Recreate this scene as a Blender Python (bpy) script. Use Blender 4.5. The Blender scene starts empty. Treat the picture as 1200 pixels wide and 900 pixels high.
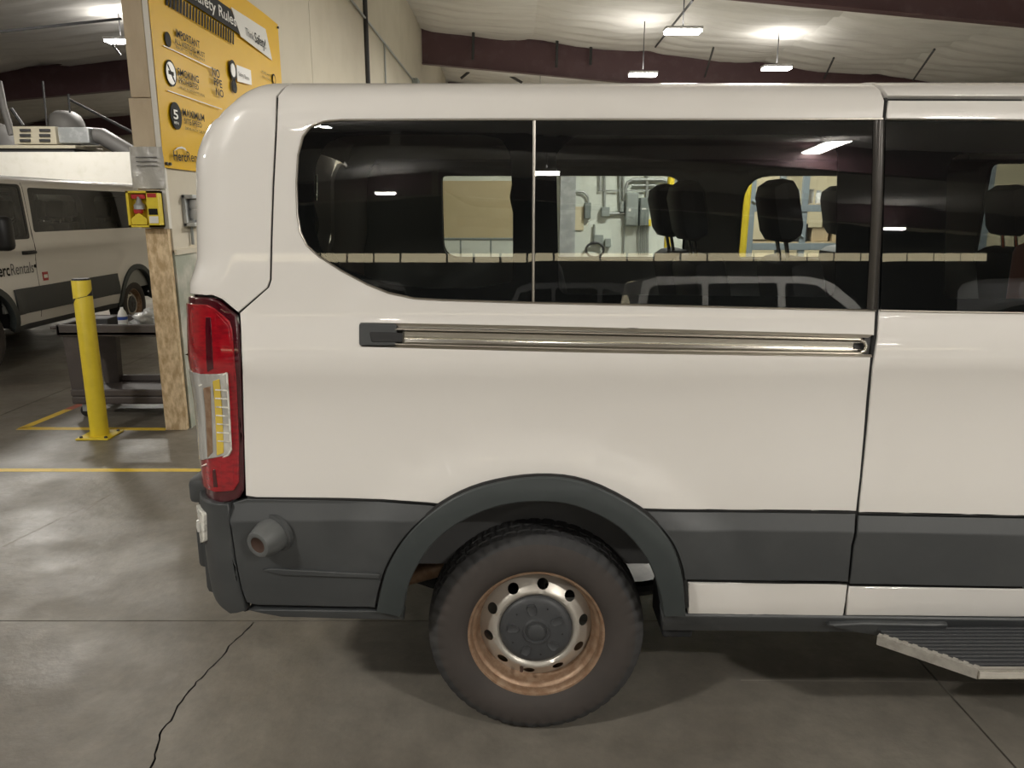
import bpy, bmesh, math, random
from mathutils import Vector, Matrix
from mathutils.geometry import delaunay_2d_cdt
random.seed(7)
sc = bpy.context.scene
COL = sc.collection
PI = math.pi

# ------------------------------------------------------------------ camera, world, lights, exposure
CAM_H, PITCH, F = 1.73, math.radians(12.83), 900.0
CP, SP = math.cos(PITCH), math.sin(PITCH)
cd = bpy.data.cameras.new('camera'); cam = bpy.data.objects.new('camera', cd); COL.objects.link(cam)
cam.location = (0, 0, CAM_H); cam.rotation_euler = (PI/2 - PITCH, 0, 0)
cd.sensor_width = 36; cd.lens = 36*F/1200; cd.clip_start = .05; cd.clip_end = 200
sc.camera = cam
sc.view_settings.view_transform = 'Standard'; sc.view_settings.look = 'None'
sc.view_settings.exposure = 0.0; sc.view_settings.gamma = 1; sc.view_settings.use_curve_mapping = False
sc.cycles.max_bounces = 10; sc.cycles.diffuse_bounces = 5; sc.cycles.glossy_bounces = 5
sc.cycles.transparent_max_bounces = 16; sc.cycles.sample_clamp_indirect = 6; sc.cycles.caustics_reflective = False
w = bpy.data.worlds.new('world'); sc.world = w; w.use_nodes = True
w.node_tree.nodes['Background'].inputs[0].default_value = (.9, .93, 1, 1)
w.node_tree.nodes['Background'].inputs[1].default_value = .25

RIDGE_X = -2.7
def ceil_z(x): return 6.80 - .093*abs(x - RIDGE_X)
LIGHT_W = 300.0
# x, y, drop below ceiling, strength factor, label words
LIGHTS = [
 (3.2, 15.5, 1.16, 1, 'bright ceiling light in front of the long rafter, above the van roof'),
 (3.2, 20.0, 1.2, 1, 'ceiling light just under the long dark rafter, left of two above the van roof'),
 (6.46, 20.0, .75, 1, 'rightmost ceiling light over the long rafter, above the van roof'),
 (.95, 27.5, .9, 1, 'distant ceiling light glimpsed under the long rafter beside the cream wall'),
 (-9.0, 19.0, .6, .9, 'ceiling light left of the chipboard column, above the ventilation duct'),
 (-10.0, 28.0, .9, 1, 'unseen fill light added in the far left bay behind the white booth'),  # added out of view to lift the dark left rafter and ceiling
 (-8.6, 13.2, .9, .8, 'ceiling light hanging over the parked white van, outside the frame'),
 (3.2, 10.3, 1.2, 1.2, 'unseen fill light added over the far side of the van for the service wall'),  # added out of view to brighten the service wall and partition
 (9.5, 9.0, .6, .8, 'ceiling light over the racking bay'),
 (-4.6, -1.6, 1.3, 1.1, 'ceiling light behind the photographer on the left'),
 (4.6, -3.2, 1.3, 1.25, 'ceiling light behind the photographer nearest the van'),
 (10.6, -2.0, 1.3, .7, 'ceiling light behind the photographer on the right'),
 (-11.5, 4.0, 1.3, .8, 'ceiling light over the left aisle'),
 (-3.6, -9.5, .8, .5, 'ceiling light over the parked cars on the left behind the photographer'),
 (6.9, -13.0, .3, .7, 'long ceiling light behind the photographer, mirrored beside the window pillar'),
 (.93, -16.4, .9, .5, 'ceiling light far behind that mirrors in the rear van window'),
 (13.0, -22, 1.0, .5, 'ceiling light far behind that lights the aisle on the right'),
 (-4.2, -21.5, .9, .5, 'ceiling light near the rear end wall on the left'),
 (7.0, -23.6, .6, .5, 'ceiling light near the rear end wall on the right'),
 (15.0, -12.0, .6, .6, 'ceiling light far right behind the photographer'),
]

# ------------------------------------------------------------------ projection helpers (pixel of the 1200x900 frame -> a point at a real depth)
def ray(px, py):
    xc = (px-600)/F; yc = (py-450)/F
    return Vector((xc, CP - yc*SP, -SP - yc*CP))
def PY(px, py, Y): d = ray(px, py); return Vector((0, 0, CAM_H)) + d*(Y/d.y)
def PX(px, py, X): d = ray(px, py); return Vector((0, 0, CAM_H)) + d*(X/d.x)
def PZ(px, py, Z): d = ray(px, py); return Vector((0, 0, CAM_H)) + d*((Z-CAM_H)/d.z)
def project(p):
    v = Vector(p) - Vector((0, 0, CAM_H))
    zc = v.y*CP - v.z*SP; yc = -(v.y*SP + v.z*CP)
    return 600 + F*v.x/zc, 450 + F*yc/zc

# ------------------------------------------------------------------ materials
def mat(name, col, rough=.5, metal=0, coat=0, spec=.5, noise=None, bump=None, emit=None, rnoise=0, coat_rough=.03):
    m = bpy.data.materials.new(name); m.use_nodes = True
    nt = m.node_tree; N = nt.nodes; L = nt.links; b = N['Principled BSDF']
    b.inputs['Base Color'].default_value = (*col, 1); b.inputs['Roughness'].default_value = rough
    b.inputs['Metallic'].default_value = metal; b.inputs['Specular IOR Level'].default_value = spec
    b.inputs['Coat Weight'].default_value = coat; b.inputs['Coat Roughness'].default_value = coat_rough
    if emit: b.inputs['Emission Color'].default_value = (*emit[0], 1); b.inputs['Emission Strength'].default_value = emit[1]
    tc = N.new('ShaderNodeTexCoord')
    if noise:   # (scale, colour2, contrast lo, hi, detail, stretch)
        sc_, c2, lo, hi = noise[:4]; st = noise[4] if len(noise) > 4 else (1, 1, 1)
        mp = N.new('ShaderNodeMapping'); mp.inputs['Scale'].default_value = st
        L.new(tc.outputs['Object'], mp.inputs[0])
        n = N.new('ShaderNodeTexNoise'); n.inputs['Scale'].default_value = sc_; n.inputs['Detail'].default_value = 7
        n.inputs['Roughness'].default_value = .6; L.new(mp.outputs[0], n.inputs['Vector'])
        r = N.new('ShaderNodeValToRGB'); r.color_ramp.elements[0].position = lo; r.color_ramp.elements[1].position = hi
        r.color_ramp.elements[0].color = (*col, 1); r.color_ramp.elements[1].color = (*c2, 1)
        L.new(n.outputs['Fac'], r.inputs[0]); L.new(r.outputs[0], b.inputs['Base Color'])
        if rnoise:
            mr = N.new('ShaderNodeMapRange'); mr.inputs[1].default_value = .3; mr.inputs[2].default_value = .7
            mr.inputs[3].default_value = rough - rnoise; mr.inputs[4].default_value = rough + rnoise
            L.new(n.outputs['Fac'], mr.inputs[0]); L.new(mr.outputs[0], b.inputs['Roughness'])
    if bump:    # (scale, strength, distance)
        n2 = N.new('ShaderNodeTexNoise'); n2.inputs['Scale'].default_value = bump[0]; n2.inputs['Detail'].default_value = 5
        L.new(tc.outputs['Object'], n2.inputs['Vector'])
        bp = N.new('ShaderNodeBump'); bp.inputs['Strength'].default_value = bump[1]; bp.inputs['Distance'].default_value = bump[2]
        L.new(n2.outputs['Fac'], bp.inputs['Height']); L.new(bp.outputs[0], b.inputs['Normal'])
    return m
def glass(name, tint, ior=1.5, dust=.0):
    m = bpy.data.materials.new(name); m.use_nodes = True; nt = m.node_tree; N = nt.nodes; L = nt.links
    N.remove(N['Principled BSDF']); out = N['Material Output']
    fr = N.new('ShaderNodeFresnel'); fr.inputs[0].default_value = ior
    tr = N.new('ShaderNodeBsdfTransparent'); tr.inputs[0].default_value = (*tint, 1)
    gl = N.new('ShaderNodeBsdfGlossy'); gl.inputs['Roughness'].default_value = .008
    mx = N.new('ShaderNodeMixShader'); L.new(fr.outputs[0], mx.inputs[0]); L.new(tr.outputs[0], mx.inputs[1]); L.new(gl.outputs[0], mx.inputs[2])
    last = mx
    if dust:
        df = N.new('ShaderNodeBsdfDiffuse'); df.inputs[0].default_value = (.45, .47, .46, 1)
        n = N.new('ShaderNodeTexNoise'); n.inputs['Scale'].default_value = 3; n.inputs['Detail'].default_value = 6
        tc = N.new('ShaderNodeTexCoord'); L.new(tc.outputs['Object'], n.inputs['Vector'])
        mm = N.new('ShaderNodeMath'); mm.operation = 'MULTIPLY'; mm.inputs[1].default_value = dust*2
        L.new(n.outputs['Fac'], mm.inputs[0])
        m2 = N.new('ShaderNodeMixShader'); L.new(mm.outputs[0], m2.inputs[0]); L.new(mx.outputs[0], m2.inputs[1]); L.new(df.outputs[0], m2.inputs[2]); last = m2
    L.new(last.outputs[0], out.inputs[0])
    return m
M = {}
M['paint'] = mat('white_paint', (.745, .722, .690), .38, coat=.85, bump=(9, .02, .01), noise=(1.3, (.72, .695, .66), .45, .75))
M['seam'] = mat('seam_black', (.01, .01, .01), .8)
M['clad'] = mat('grey_cladding', (.044, .047, .049), .50, noise=(6, (.060, .063, .064), .45, .8), bump=(500, .12, .001), rnoise=.08)
M['flare'] = mat('arch_plastic', (.034, .041, .042), .48, noise=(5, (.044, .052, .052), .4, .8), bump=(500, .1, .001))
M['black'] = mat('black_plastic', (.012, .012, .013), .45)
M['frit'] = mat('glass_frit', (.005, .007, .009), .5, spec=.05)
M['under'] = mat('underbody', (.008, .009, .011), .8, noise=(8, (.014, .011, .010), .5, .8))
M['chrome'] = mat('rail_metal', (.80, .77, .70), .16, metal=1, noise=(20, (.7, .68, .62), .4, .7, (.2, 1, 8)))
M['dullchrome'] = mat('dull_rail', (.50, .47, .42), .3, metal=1)
M['trim'] = mat('pillar_trim', (.07, .065, .06), .22, metal=.6)
M['rubber'] = mat('tyre_rubber', (.030, .030, .031), .75, noise=(7, (.048, .046, .044), .45, .75), bump=(60, .1, .002))
M['brown_rubber'] = mat('tyre_sidewall', (.046, .038, .034), .8, noise=(9, (.036, .031, .028), .4, .75))
M['rust'] = mat('rusty_rim', (.25, .15, .09), .5, metal=.45, noise=(30, (.36, .25, .17), .4, .65), bump=(90, .3, .002))
M['steel'] = mat('silver_wheel', (.50, .47, .42), .38, metal=.6, noise=(25, (.40, .34, .28), .62, .74), bump=(120, .06, .001))
M['hub'] = mat('hub_cap_plastic', (.045, .047, .05), .5, bump=(80, .08, .001))
M['red'] = mat('red_lens', (.30, .005, .012), .12, coat=1, noise=(30, (.20, .003, .009), .45, .65, (1, 1, 3)))
M['darkred'] = mat('dark_red_lens', (.055, .003, .008), .12, coat=1)
M['clear'] = mat('clear_lens', (.52, .52, .50), .15, metal=.5, coat=1, noise=(12, (.75, .75, .72), .45, .55, (1, 1, .3)))
M['amber'] = mat('amber_reflector', (.62, .45, .06), .2, coat=1)
M['lenswhite'] = mat('white_marker_lens', (.75, .74, .68), .15, coat=1, noise=(40, (.45, .44, .4), .5, .62))
M['sensor'] = mat('grey_socket', (.10, .105, .105), .5)
M['sensorhole'] = mat('rusty_socket', (.045, .022, .014), .8)
M['glass'] = glass('tinted_glass', (.83, .86, .84), ior=1.85, dust=.010)
M['glass_dark'] = glass('dark_tinted_glass', (.30, .32, .31), dust=.006)
M['headliner'] = mat('headliner', (.55, .54, .52), .9)
M['innertrim'] = mat('inner_trim', (.32, .33, .32), .8)
M['seatfab'] = mat('seat_vinyl', (.06, .062, .068), .6)
M['vanfloor'] = mat('van_floor', (.05, .05, .05), .7)
M['cement'] = None
M['wall'] = mat('cream_wall', (.70, .65, .54), .8, noise=(1.2, (.62, .57, .46), .45, .8), bump=(30, .15, .004))
M['wallgreen'] = mat('worn_green_paint', (.40, .43, .36), .75, noise=(4, (.62, .61, .54), .45, .65), bump=(40, .2, .004))
M['whitewall'] = mat('white_wall', (.72, .76, .70), .8, noise=(3, (.60, .63, .57), .5, .8))
M['tan'] = mat('tan_board', (.52, .43, .26), .85, noise=(3, (.58, .48, .30), .4, .7))
M['creamwall'] = mat('cream_plain', (.72, .64, .45), .85)
M['osb'] = mat('chipboard', (.50, .35, .19), .85, noise=(26, (.80, .64, .42), .38, .62, (1, 1, .45)), bump=(60, .3, .003))
M['ply'] = mat('plywood', (.60, .50, .36), .8, noise=(5, (.48, .38, .26), .4, .7, (1, 1, .3)))
M['ceiling'] = mat('insulation', (.74, .72, .69), .75, noise=(2.4, (.64, .62, .59), .4, .7, (.35, 1.6, 1)))
M['beam'] = mat('maroon_steel', (.10, .05, .058), .55, noise=(3, (.14, .085, .09), .5, .8))
M['darksteel'] = mat('dark_steel', (.04, .04, .042), .6)
M['galv'] = mat('galvanised', (.42, .44, .45), .42, metal=.5, noise=(7, (.55, .57, .58), .45, .6))
M['yellow'] = mat('yellow_plastic', (.80, .62, .035), .45, noise=(8, (.70, .54, .03), .4, .75))
M['yellowtape'] = mat('yellow_tape', (.72, .50, .05), .5, noise=(14, (.55, .40, .06), .5, .72))
M['redtape'] = mat('red_tape', (.50, .12, .08), .6, noise=(14, (.30, .12, .09), .4, .7))
M['signyellow'] = mat('sign_yellow', (.82, .49, .006), .42, spec=.15, coat=.04, coat_rough=.15, bump=(2.0, .3, .02))
M['ink'] = mat('sign_black', (.012, .011, .010), .6, spec=.15)
M['signwhite'] = mat('sign_white', (.80, .79, .75), .3)
M['cart'] = mat('cart_plastic', (.070, .058, .055), .6, noise=(6, (.10, .085, .08), .5, .8))
M['greybox'] = mat('grey_enamel', (.30, .335, .325), .5)
M['darkgreybox'] = mat('dark_grey_enamel', (.20, .23, .225), .5)
M['conduit'] = mat('conduit', (.36, .38, .37), .4, metal=.4)
M['bag'] = mat('plastic_bag', (.55, .56, .56), .25, coat=.6, bump=(30, .8, .02))
M['whiteplastic'] = mat('white_plastic', (.75, .75, .73), .35)
M['blue'] = mat('blue_label', (.03, .07, .30), .4)
M['redplastic'] = mat('red_plastic', (.45, .03, .03), .35)
M['sleeve'] = mat('paper_sleeve', (.50, .49, .46), .2, coat=.7, bump=(14, .5, .02))
M['rackblue'] = mat('rack_upright', (.20, .24, .27), .5)
M['cardboard'] = mat('cardboard', (.42, .33, .21), .85)
M['carwhite'] = mat('car_white', (.72, .72, .70), .35, coat=1)
M['carsilver'] = mat('car_silver', (.34, .35, .36), .35, metal=.4, coat=1)
M['carglass'] = mat('car_glass', (.01, .012, .013), .05, coat=1)
M['orange'] = mat('orange_seat', (.55, .13, .05), .7)
M['duct'] = mat('grey_duct', (.13, .125, .12), .6)
M['beige'] = mat('beige_unit', (.48, .44, .34), .6)
M['lamp'] = mat('lamp_lens', (1, 1, 1), .5, emit=((1, .97, .90), 45))
M['lampcase'] = mat('lamp_case', (.5, .5, .5), .5)
M['whitetrim'] = mat('white_trim_paint', (.80, .78, .72), .6, noise=(5, (.70, .68, .60), .5, .8))
M['aluminium'] = mat('aluminium_edge', (.42, .40, .36), .5, metal=.3, noise=(30, (.30, .28, .25), .45, .7))
M['stepbar'] = mat('step_tread', (.038, .04, .043), .4)

def concrete():
    m = bpy.data.materials.new('concrete_floor'); m.use_nodes = True; nt = m.node_tree; N = nt.nodes; L = nt.links; b = N['Principled BSDF']
    g = N.new('ShaderNodeNewGeometry')
    def noise(s, d=8, rough=.62, st=(1, 1, 1)):
        mp = N.new('ShaderNodeMapping'); mp.inputs['Scale'].default_value = st; L.new(g.outputs['Position'], mp.inputs[0])
        n = N.new('ShaderNodeTexNoise'); n.inputs['Scale'].default_value = s; n.inputs['Detail'].default_value = d; n.inputs['Roughness'].default_value = rough
        L.new(mp.outputs[0], n.inputs['Vector']); return n
    a = noise(1.1); r = N.new('ShaderNodeValToRGB'); e = r.color_ramp.elements
    e[0].position = .3; e[0].color = (.125, .113, .095, 1); e[1].position = .72; e[1].color = (.225, .210, .182, 1)
    L.new(a.outputs['Fac'], r.inputs[0])
    c = noise(9, 9, .7); r2 = N.new('ShaderNodeValToRGB'); e = r2.color_ramp.elements
    e[0].position = .35; e[0].color = (.80, .79, .78, 1); e[1].position = .72; e[1].color = (1.12, 1.10, 1.07, 1)
    L.new(c.outputs['Fac'], r2.inputs[0])
    mx = N.new('ShaderNodeMix'); mx.data_type = 'RGBA'; mx.blend_type = 'MULTIPLY'; mx.inputs[0].default_value = 1
    L.new(r.outputs[0], mx.inputs[6]); L.new(r2.outputs[0], mx.inputs[7])
    # pale drips and dust specks
    v = noise(3.3, 3, .5); r3 = N.new('ShaderNodeValToRGB'); e = r3.color_ramp.elements
    e[0].position = .70; e[0].color = (0, 0, 0, 1); e[1].position = .74; e[1].color = (.5, .5, .5, 1); L.new(v.outputs['Fac'], r3.inputs[0])
    m2 = N.new('ShaderNodeMix'); m2.data_type = 'RGBA'; L.new(r3.outputs[0], m2.inputs[0]); L.new(mx.outputs[2], m2.inputs[6]); m2.inputs[7].default_value = (.22, .205, .18, 1)
    L.new(m2.outputs[2], b.inputs['Base Color'])
    rr = N.new('ShaderNodeMapRange'); rr.inputs[1].default_value = .35; rr.inputs[2].default_value = .68; rr.inputs[3].default_value = .34; rr.inputs[4].default_value = .55
    L.new(noise(2.1, 8, .65).outputs['Fac'], rr.inputs[0]); L.new(rr.outputs[0], b.inputs['Roughness'])
    bp = N.new('ShaderNodeBump'); bp.inputs['Strength'].default_value = .25; bp.inputs['Distance'].default_value = .012
    L.new(noise(16, 6, .6).outputs['Fac'], bp.inputs['Height']); L.new(bp.outputs[0], b.inputs['Normal'])
    return m
M['cement'] = concrete()

# ------------------------------------------------------------------ object helpers
def tag(o, label=None, cat=None, group=None, kind=None):
    if label: o['label'] = label
    if cat: o['category'] = cat
    if group: o['group'] = group
    if kind: o['kind'] = kind
    return o
def empty(name, loc=(0, 0, 0), rz=0, label=None, cat=None, group=None):
    o = bpy.data.objects.new(name, None); o.empty_display_size = .2; COL.objects.link(o); o.location = loc; o.rotation_euler = (0, 0, rz)
    return tag(o, label, cat, group)
def link(name, me, m, parent=None, loc=None):
    if m is not None:
        for k in (m if isinstance(m, (list, tuple)) else [m]): me.materials.append(M[k] if isinstance(k, str) else k)
    o = bpy.data.objects.new(name, me); COL.objects.link(o)
    if parent is not None: o.parent = parent
    if loc is not None: o.location = loc
    return o
def copy_tree(o, parent=None):
    c = o.copy(); COL.objects.link(c); c.parent = parent
    for ch in list(o.children): copy_tree(ch, c)
    return c
class MB:
    """collects simple shapes in one mesh"""
    def __init__(s, off=(0, 0, 0)): s.v = []; s.f = []; s.mi = []; s.off = Vector(off); s.cur = 0
    def add(s, vs, fs, T=None):
        n = len(s.v)
        for p in vs:
            p = Vector(p)
            if T is not None: p = T @ p
            s.v.append(tuple(p - s.off))
        for f in fs: s.f.append([i+n for i in f]); s.mi.append(s.cur)
        return s
    def box(s, lo, hi, bev=0, T=None):
        x0, y0, z0 = lo; x1, y1, z1 = hi
        b = min(bev, abs(x1-x0)*.49, abs(y1-y0)*.49, abs(z1-z0)*.49)
        if b <= 0:
            vs = [(x0,y0,z0),(x1,y0,z0),(x1,y1,z0),(x0,y1,z0),(x0,y0,z1),(x1,y0,z1),(x1,y1,z1),(x0,y1,z1)]
            return s.add(vs, [(0,3,2,1),(4,5,6,7),(0,1,5,4),(1,2,6,5),(2,3,7,6),(3,0,4,7)], T)
        bm = bmesh.new(); bmesh.ops.create_cube(bm, size=1)
        for v in bm.verts: v.co = Vector((x0+(v.co.x+.5)*(x1-x0), y0+(v.co.y+.5)*(y1-y0), z0+(v.co.z+.5)*(z1-z0)))
        bmesh.ops.bevel(bm, geom=bm.edges[:], offset=b, segments=2, affect='EDGES', profile=.5)
        bm.verts.index_update()
        s.add([v.co.copy() for v in bm.verts], [[v.index for v in f.verts] for f in bm.faces], T); bm.free(); return s
    def tube(s, pts, r, seg=10, cap=True):
        pts = [Vector(p) for p in pts]; rs = r if isinstance(r, (list, tuple)) else [r]*len(pts); rings = []; prev = None
        for i, p in enumerate(pts):
            t = (pts[min(i+1, len(pts)-1)] - pts[max(i-1, 0)]).normalized()
            if prev is None:
                a = Vector((0, 0, 1)) if abs(t.z) < .9 else Vector((1, 0, 0)); u = t.cross(a).normalized()
            else: u = (prev - t*prev.dot(t)).normalized()
            prev = u; w_ = t.cross(u)
            rings.append([p + (u*math.cos(2*PI*k/seg) + w_*math.sin(2*PI*k/seg))*rs[i] for k in range(seg)])
        vs = [q for rg in rings for q in rg]; fs = []
        for i in range(len(pts)-1):
            for k in range(seg):
                a = i*seg+k; b = i*seg+(k+1) % seg; fs.append((a, b, b+seg, a+seg))
        if cap: fs.append(list(range(seg))[::-1]); fs.append([(len(pts)-1)*seg+k for k in range(seg)])
        return s.add(vs, fs)
    def lathe(s, prof, c, axis='z', seg=32, a0=0, a1=2*PI, fn=None):
        n = len(prof); full = abs(a1-a0-2*PI) < 1e-6; cnt = seg if full else seg+1; vs = []
        for k in range(cnt):
            a = a0+(a1-a0)*k/seg
            for r, h in prof:
                if axis == 'z': vs.append((c[0]+r*math.cos(a), c[1]+r*math.sin(a), c[2]+h))
                elif axis == 'y': vs.append((c[0]+r*math.cos(a), c[1]+h, c[2]+r*math.sin(a)))
                else: vs.append((c[0]+h, c[1]+r*math.cos(a), c[2]+r*math.sin(a)))
        fs = []
        for k in range(seg):
            k2 = (k+1) % cnt
            for i in range(n-1): fs.append((k*n+i, k2*n+i, k2*n+i+1, k*n+i+1))
        return s.add(vs, fs)
    def prism(s, poly, axis, a, b):
        """poly of 2D points extruded along axis between a and b; 2D axes are the remaining two in order"""
        def P(q, h):
            return {'x': (h, q[0], q[1]), 'y': (q[0], h, q[1]), 'z': (q[0], q[1], h)}[axis]
        n = len(poly); vs = [P(q, a) for q in poly] + [P(q, b) for q in poly]
        fs = [list(range(n)), [n+i for i in range(n)][::-1]] + [(i, i+n, (i+1) % n+n, (i+1) % n) for i in range(n)]
        return s.add(vs, fs)
    def build(s, name, m, parent=None, smooth=None, loc=None):
        me = bpy.data.meshes.new(name); me.from_pydata(s.v, [], s.f)
        bm = bmesh.new(); bm.from_mesh(me); bmesh.ops.recalc_face_normals(bm, faces=bm.faces[:])
        if smooth:
            for f in bm.faces: f.smooth = True
            for e in bm.edges:
                if len(e.link_faces) == 2 and e.calc_face_angle(0) > math.radians(smooth): e.smooth = False
        bm.to_mesh(me); bm.free()
        if any(s.mi) : me.polygons.foreach_set('material_index', s.mi)
        return link(name, me, m, parent, loc)
def grid_mesh(fn, nu, nv):
    vs = [fn(i/(nu-1), j/(nv-1)) for j in range(nv) for i in range(nu)]
    fs = [(j*nu+i, j*nu+i+1, (j+1)*nu+i+1, (j+1)*nu+i) for j in range(nv-1) for i in range(nu-1)]
    return vs, fs

def text_mesh(body, bold=0, font_shear=0):
    cu = bpy.data.curves.new('t', 'FONT'); cu.body = body; cu.size = 1; cu.resolution_u = 3; cu.offset = bold; cu.shear = font_shear
    o = bpy.data.objects.new('t', cu); COL.objects.link(o)
    dg = bpy.context.evaluated_depsgraph_get(); me = bpy.data.meshes.new_from_object(o.evaluated_get(dg))
    bpy.data.objects.remove(o); bpy.data.curves.remove(cu); return me
def fit_text(body, p0, right, up, m, parent, name='lettering', bold=0, off=(0, 0, 0), shear=0):
    """text stretched into the parallelogram p0 + a*right + b*up (up spans the cap height)"""
    me = text_mesh(body, bold, shear); me.name = name
    xs = [v.co.x for v in me.vertices]; x0, x1 = min(xs), max(xs); H = .72
    for v in me.vertices:
        q = Vector(p0) + Vector(right)*((v.co.x-x0)/(x1-x0)) + Vector(up)*(v.co.y/H) - Vector(off); v.co = q
    me.materials.append(M[m]); o = bpy.data.objects.new(name, me); COL.objects.link(o)
    if parent is not None: o.parent = parent
    return o

# ------------------------------------------------------------------ room
floor = MB().box((-24, -29, -.30), (26, 34, -.02)).build('floor', 'seam'); tag(floor, 'worn grey concrete warehouse floor slabs', kind='structure')
def pip(p, poly):
    x, y = p; c = False; n = len(poly); j = n-1
    for i in range(n):
        xi, yi = poly[i]; xj, yj = poly[j]
        if (yi > y) != (yj > y) and x < (xj-xi)*(y-yi)/(yj-yi)+xi: c = not c
        j = i
    return c
def cdt(outer, holes, pts):
    vs = [Vector(p) for p in outer]; ed = [(i, (i+1) % len(outer)) for i in range(len(outer))]
    for h in holes:
        b = len(vs); vs += [Vector(p) for p in h]; ed += [(b+i, b+(i+1) % len(h)) for i in range(len(h))]
    vs += [Vector(p) for p in pts]
    r = delaunay_2d_cdt(vs, ed, [], 0, 1e-5)
    ov, of = r[0], r[2]; out = []
    for f in of:
        c = sum((ov[i] for i in f), Vector((0, 0)))/len(f)
        if pip(c, outer) and not any(pip(c, h) for h in holes): out.append(list(f))
    return [Vector(v) for v in ov], out
XJ = [-24, -16.4, -10.4, -4.4, 1.6, 7.6, 13.6, 19.6, 26]
YJ = [-29, -21, -15, -9, -3, 3.0, 9.0, 15.0, 21, 27, 34]
crack = [PZ(*p, 0) for p in [(300, 722), (296, 733), (284, 744), (268, 757), (255, 776), (240, 790), (228, 803), (212, 822), (203, 838), (191, 856), (184, 872), (180, 890), (174, 912)]]
crack = [(p.x, p.y) for p in crack]
jag = []
for i in range(len(crack)-1):
    for t in (0, .33, .66):
        x = crack[i][0]*(1-t)+crack[i+1][0]*t; y = crack[i][1]*(1-t)+crack[i+1][1]*t
        jag.append((x+random.uniform(-.006, .006), y+random.uniform(-.004, .004)))
g = .004
for i in range(len(XJ)-1):
    for j in range(len(YJ)-1):
        x0, x1, y0, y1 = XJ[i]+g, XJ[i+1]-g, YJ[j]+g, YJ[j+1]-g
        if x0 < jag[0][0] < x1 and y0 < jag[3][1] < y1:
            holes = [[(x-.0038, min(y, y1-.004)) for x, y in jag] + [(x+.0030+.0015*math.sin(k*2.1), min(y, y1-.004)-.001) for k, (x, y) in enumerate(jag)][::-1]]
            ov, of = cdt([(x0, y0), (x1, y0), (x1, y1), (x0, y1)], holes, [])
            mb = MB(); mb.add([(v.x, v.y, 0) for v in ov], of)
            mb.build('slab', 'cement', floor)
        else:
            MB().box((x0, y0, -.02), (x1, y1, 0)).build('slab', 'cement', floor)

# fine straight saw mark and faint scratches
def strip(name, a, b, wd, m, z=.0012, parent=None, label=None, cat=None, group=None):
    a = Vector((a[0], a[1], 0)); b = Vector((b[0], b[1], 0)); d = (b-a).normalized(); n = Vector((-d.y, d.x, 0))*wd/2
    mb = MB(); v = [a+n, b+n, b-n, a-n]
    mb.add([(p.x, p.y, .0002) for p in v]+[(p.x, p.y, z) for p in v], [(0,1,2,3),(7,6,5,4),(0,4,5,1),(1,5,6,2),(2,6,7,3),(3,7,4,0)])
    o = mb.build(name, m, parent); 
    if label: tag(o, label, cat, group)
    return o
pale = mat('pale_scratch', (.22, .20, .17), .6)
M['pale'] = pale
def fp(px, py): p = PZ(px, py, 0); return (p.x, p.y)
for a, b in [((0, 642), (74, 606)), ((80, 603), (170, 562)), ((100, 598), (180, 545)), ((868, 797), (1010, 798)), ((1010, 798), (1200, 800))]:
    tag(strip('scratch', fp(*a), fp(*b), .006, 'pale', .0006, floor))
tp = empty('floor_tape_line', (PZ(0, 550, 0).x, PZ(0, 550, 0).y, 0), 0, 'long straight yellow tape line crossing the floor behind the van bumper', 'floor tape')
yl = PZ(100, 551, 0).y
s_ = strip('tape', (-12, yl), (-.9, yl), .062, 'yellowtape', .0012); s_.parent = tp; s_.matrix_parent_inverse = Matrix.Translation(-Vector(tp.location))
c0 = fp(22, 502)
tb = empty('floor_tape_corner', (c0[0], c0[1], 0), 0, 'yellow tape corner with a red end boxing in the cart beside the bollard', 'floor tape')
for nm, a, b, m in [('tape', fp(22, 502), fp(196, 503), 'yellowtape'), ('tape', fp(26, 502), fp(80, 480), 'yellowtape'), ('red_tape', fp(80, 480), fp(106, 469), 'redtape'),
                    ('yellow_tape', fp(139, 449), fp(192, 446), 'yellowtape')]:
    s_ = strip(nm, a, b, .075, m, .0012 if m != 'redtape' else .0014); s_.parent = tb; s_.matrix_parent_inverse = Matrix.Translation(-Vector(tb.location))

# outer shell
def wallbox(name, lo, hi, m, label):
    o = MB().box(lo, hi).build(name, m); return tag(o, label, kind='structure')
wallbox('wall_right', (26, -29, 0), (26.3, 34, 4.4), 'wall', 'cream wall far to the right')
wallbox('wall_left', (-24.3, -29, 0), (-24, 34, 5.2), 'wall', 'cream wall far to the left')
wallbox('wall_far', (-24, 34, 0), (26, 34.3, 6.9), 'wall', 'cream end wall beyond the rafters')
M['darkwall'] = mat('dark_wall', (.035, .037, .04), .8)
wr = wallbox('wall_rear', (-24, -29.3, 0), (26, -29, 6.9), 'darkwall', 'dark end wall behind the photographer')
x = -18
k = 0
M['bandcream'] = mat('lit_window_panels', (.80, .72, .52), .6, emit=((1, .86, .55), 3.2))
while x < 20:
    wd = 1.15 if k % 5 else 2.0
    MB().box((x+.05, -29, 3.32), (x+wd-.05, -28.9, 3.76)).build('panel', 'bandcream', wr); x += wd; k += 1

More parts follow.
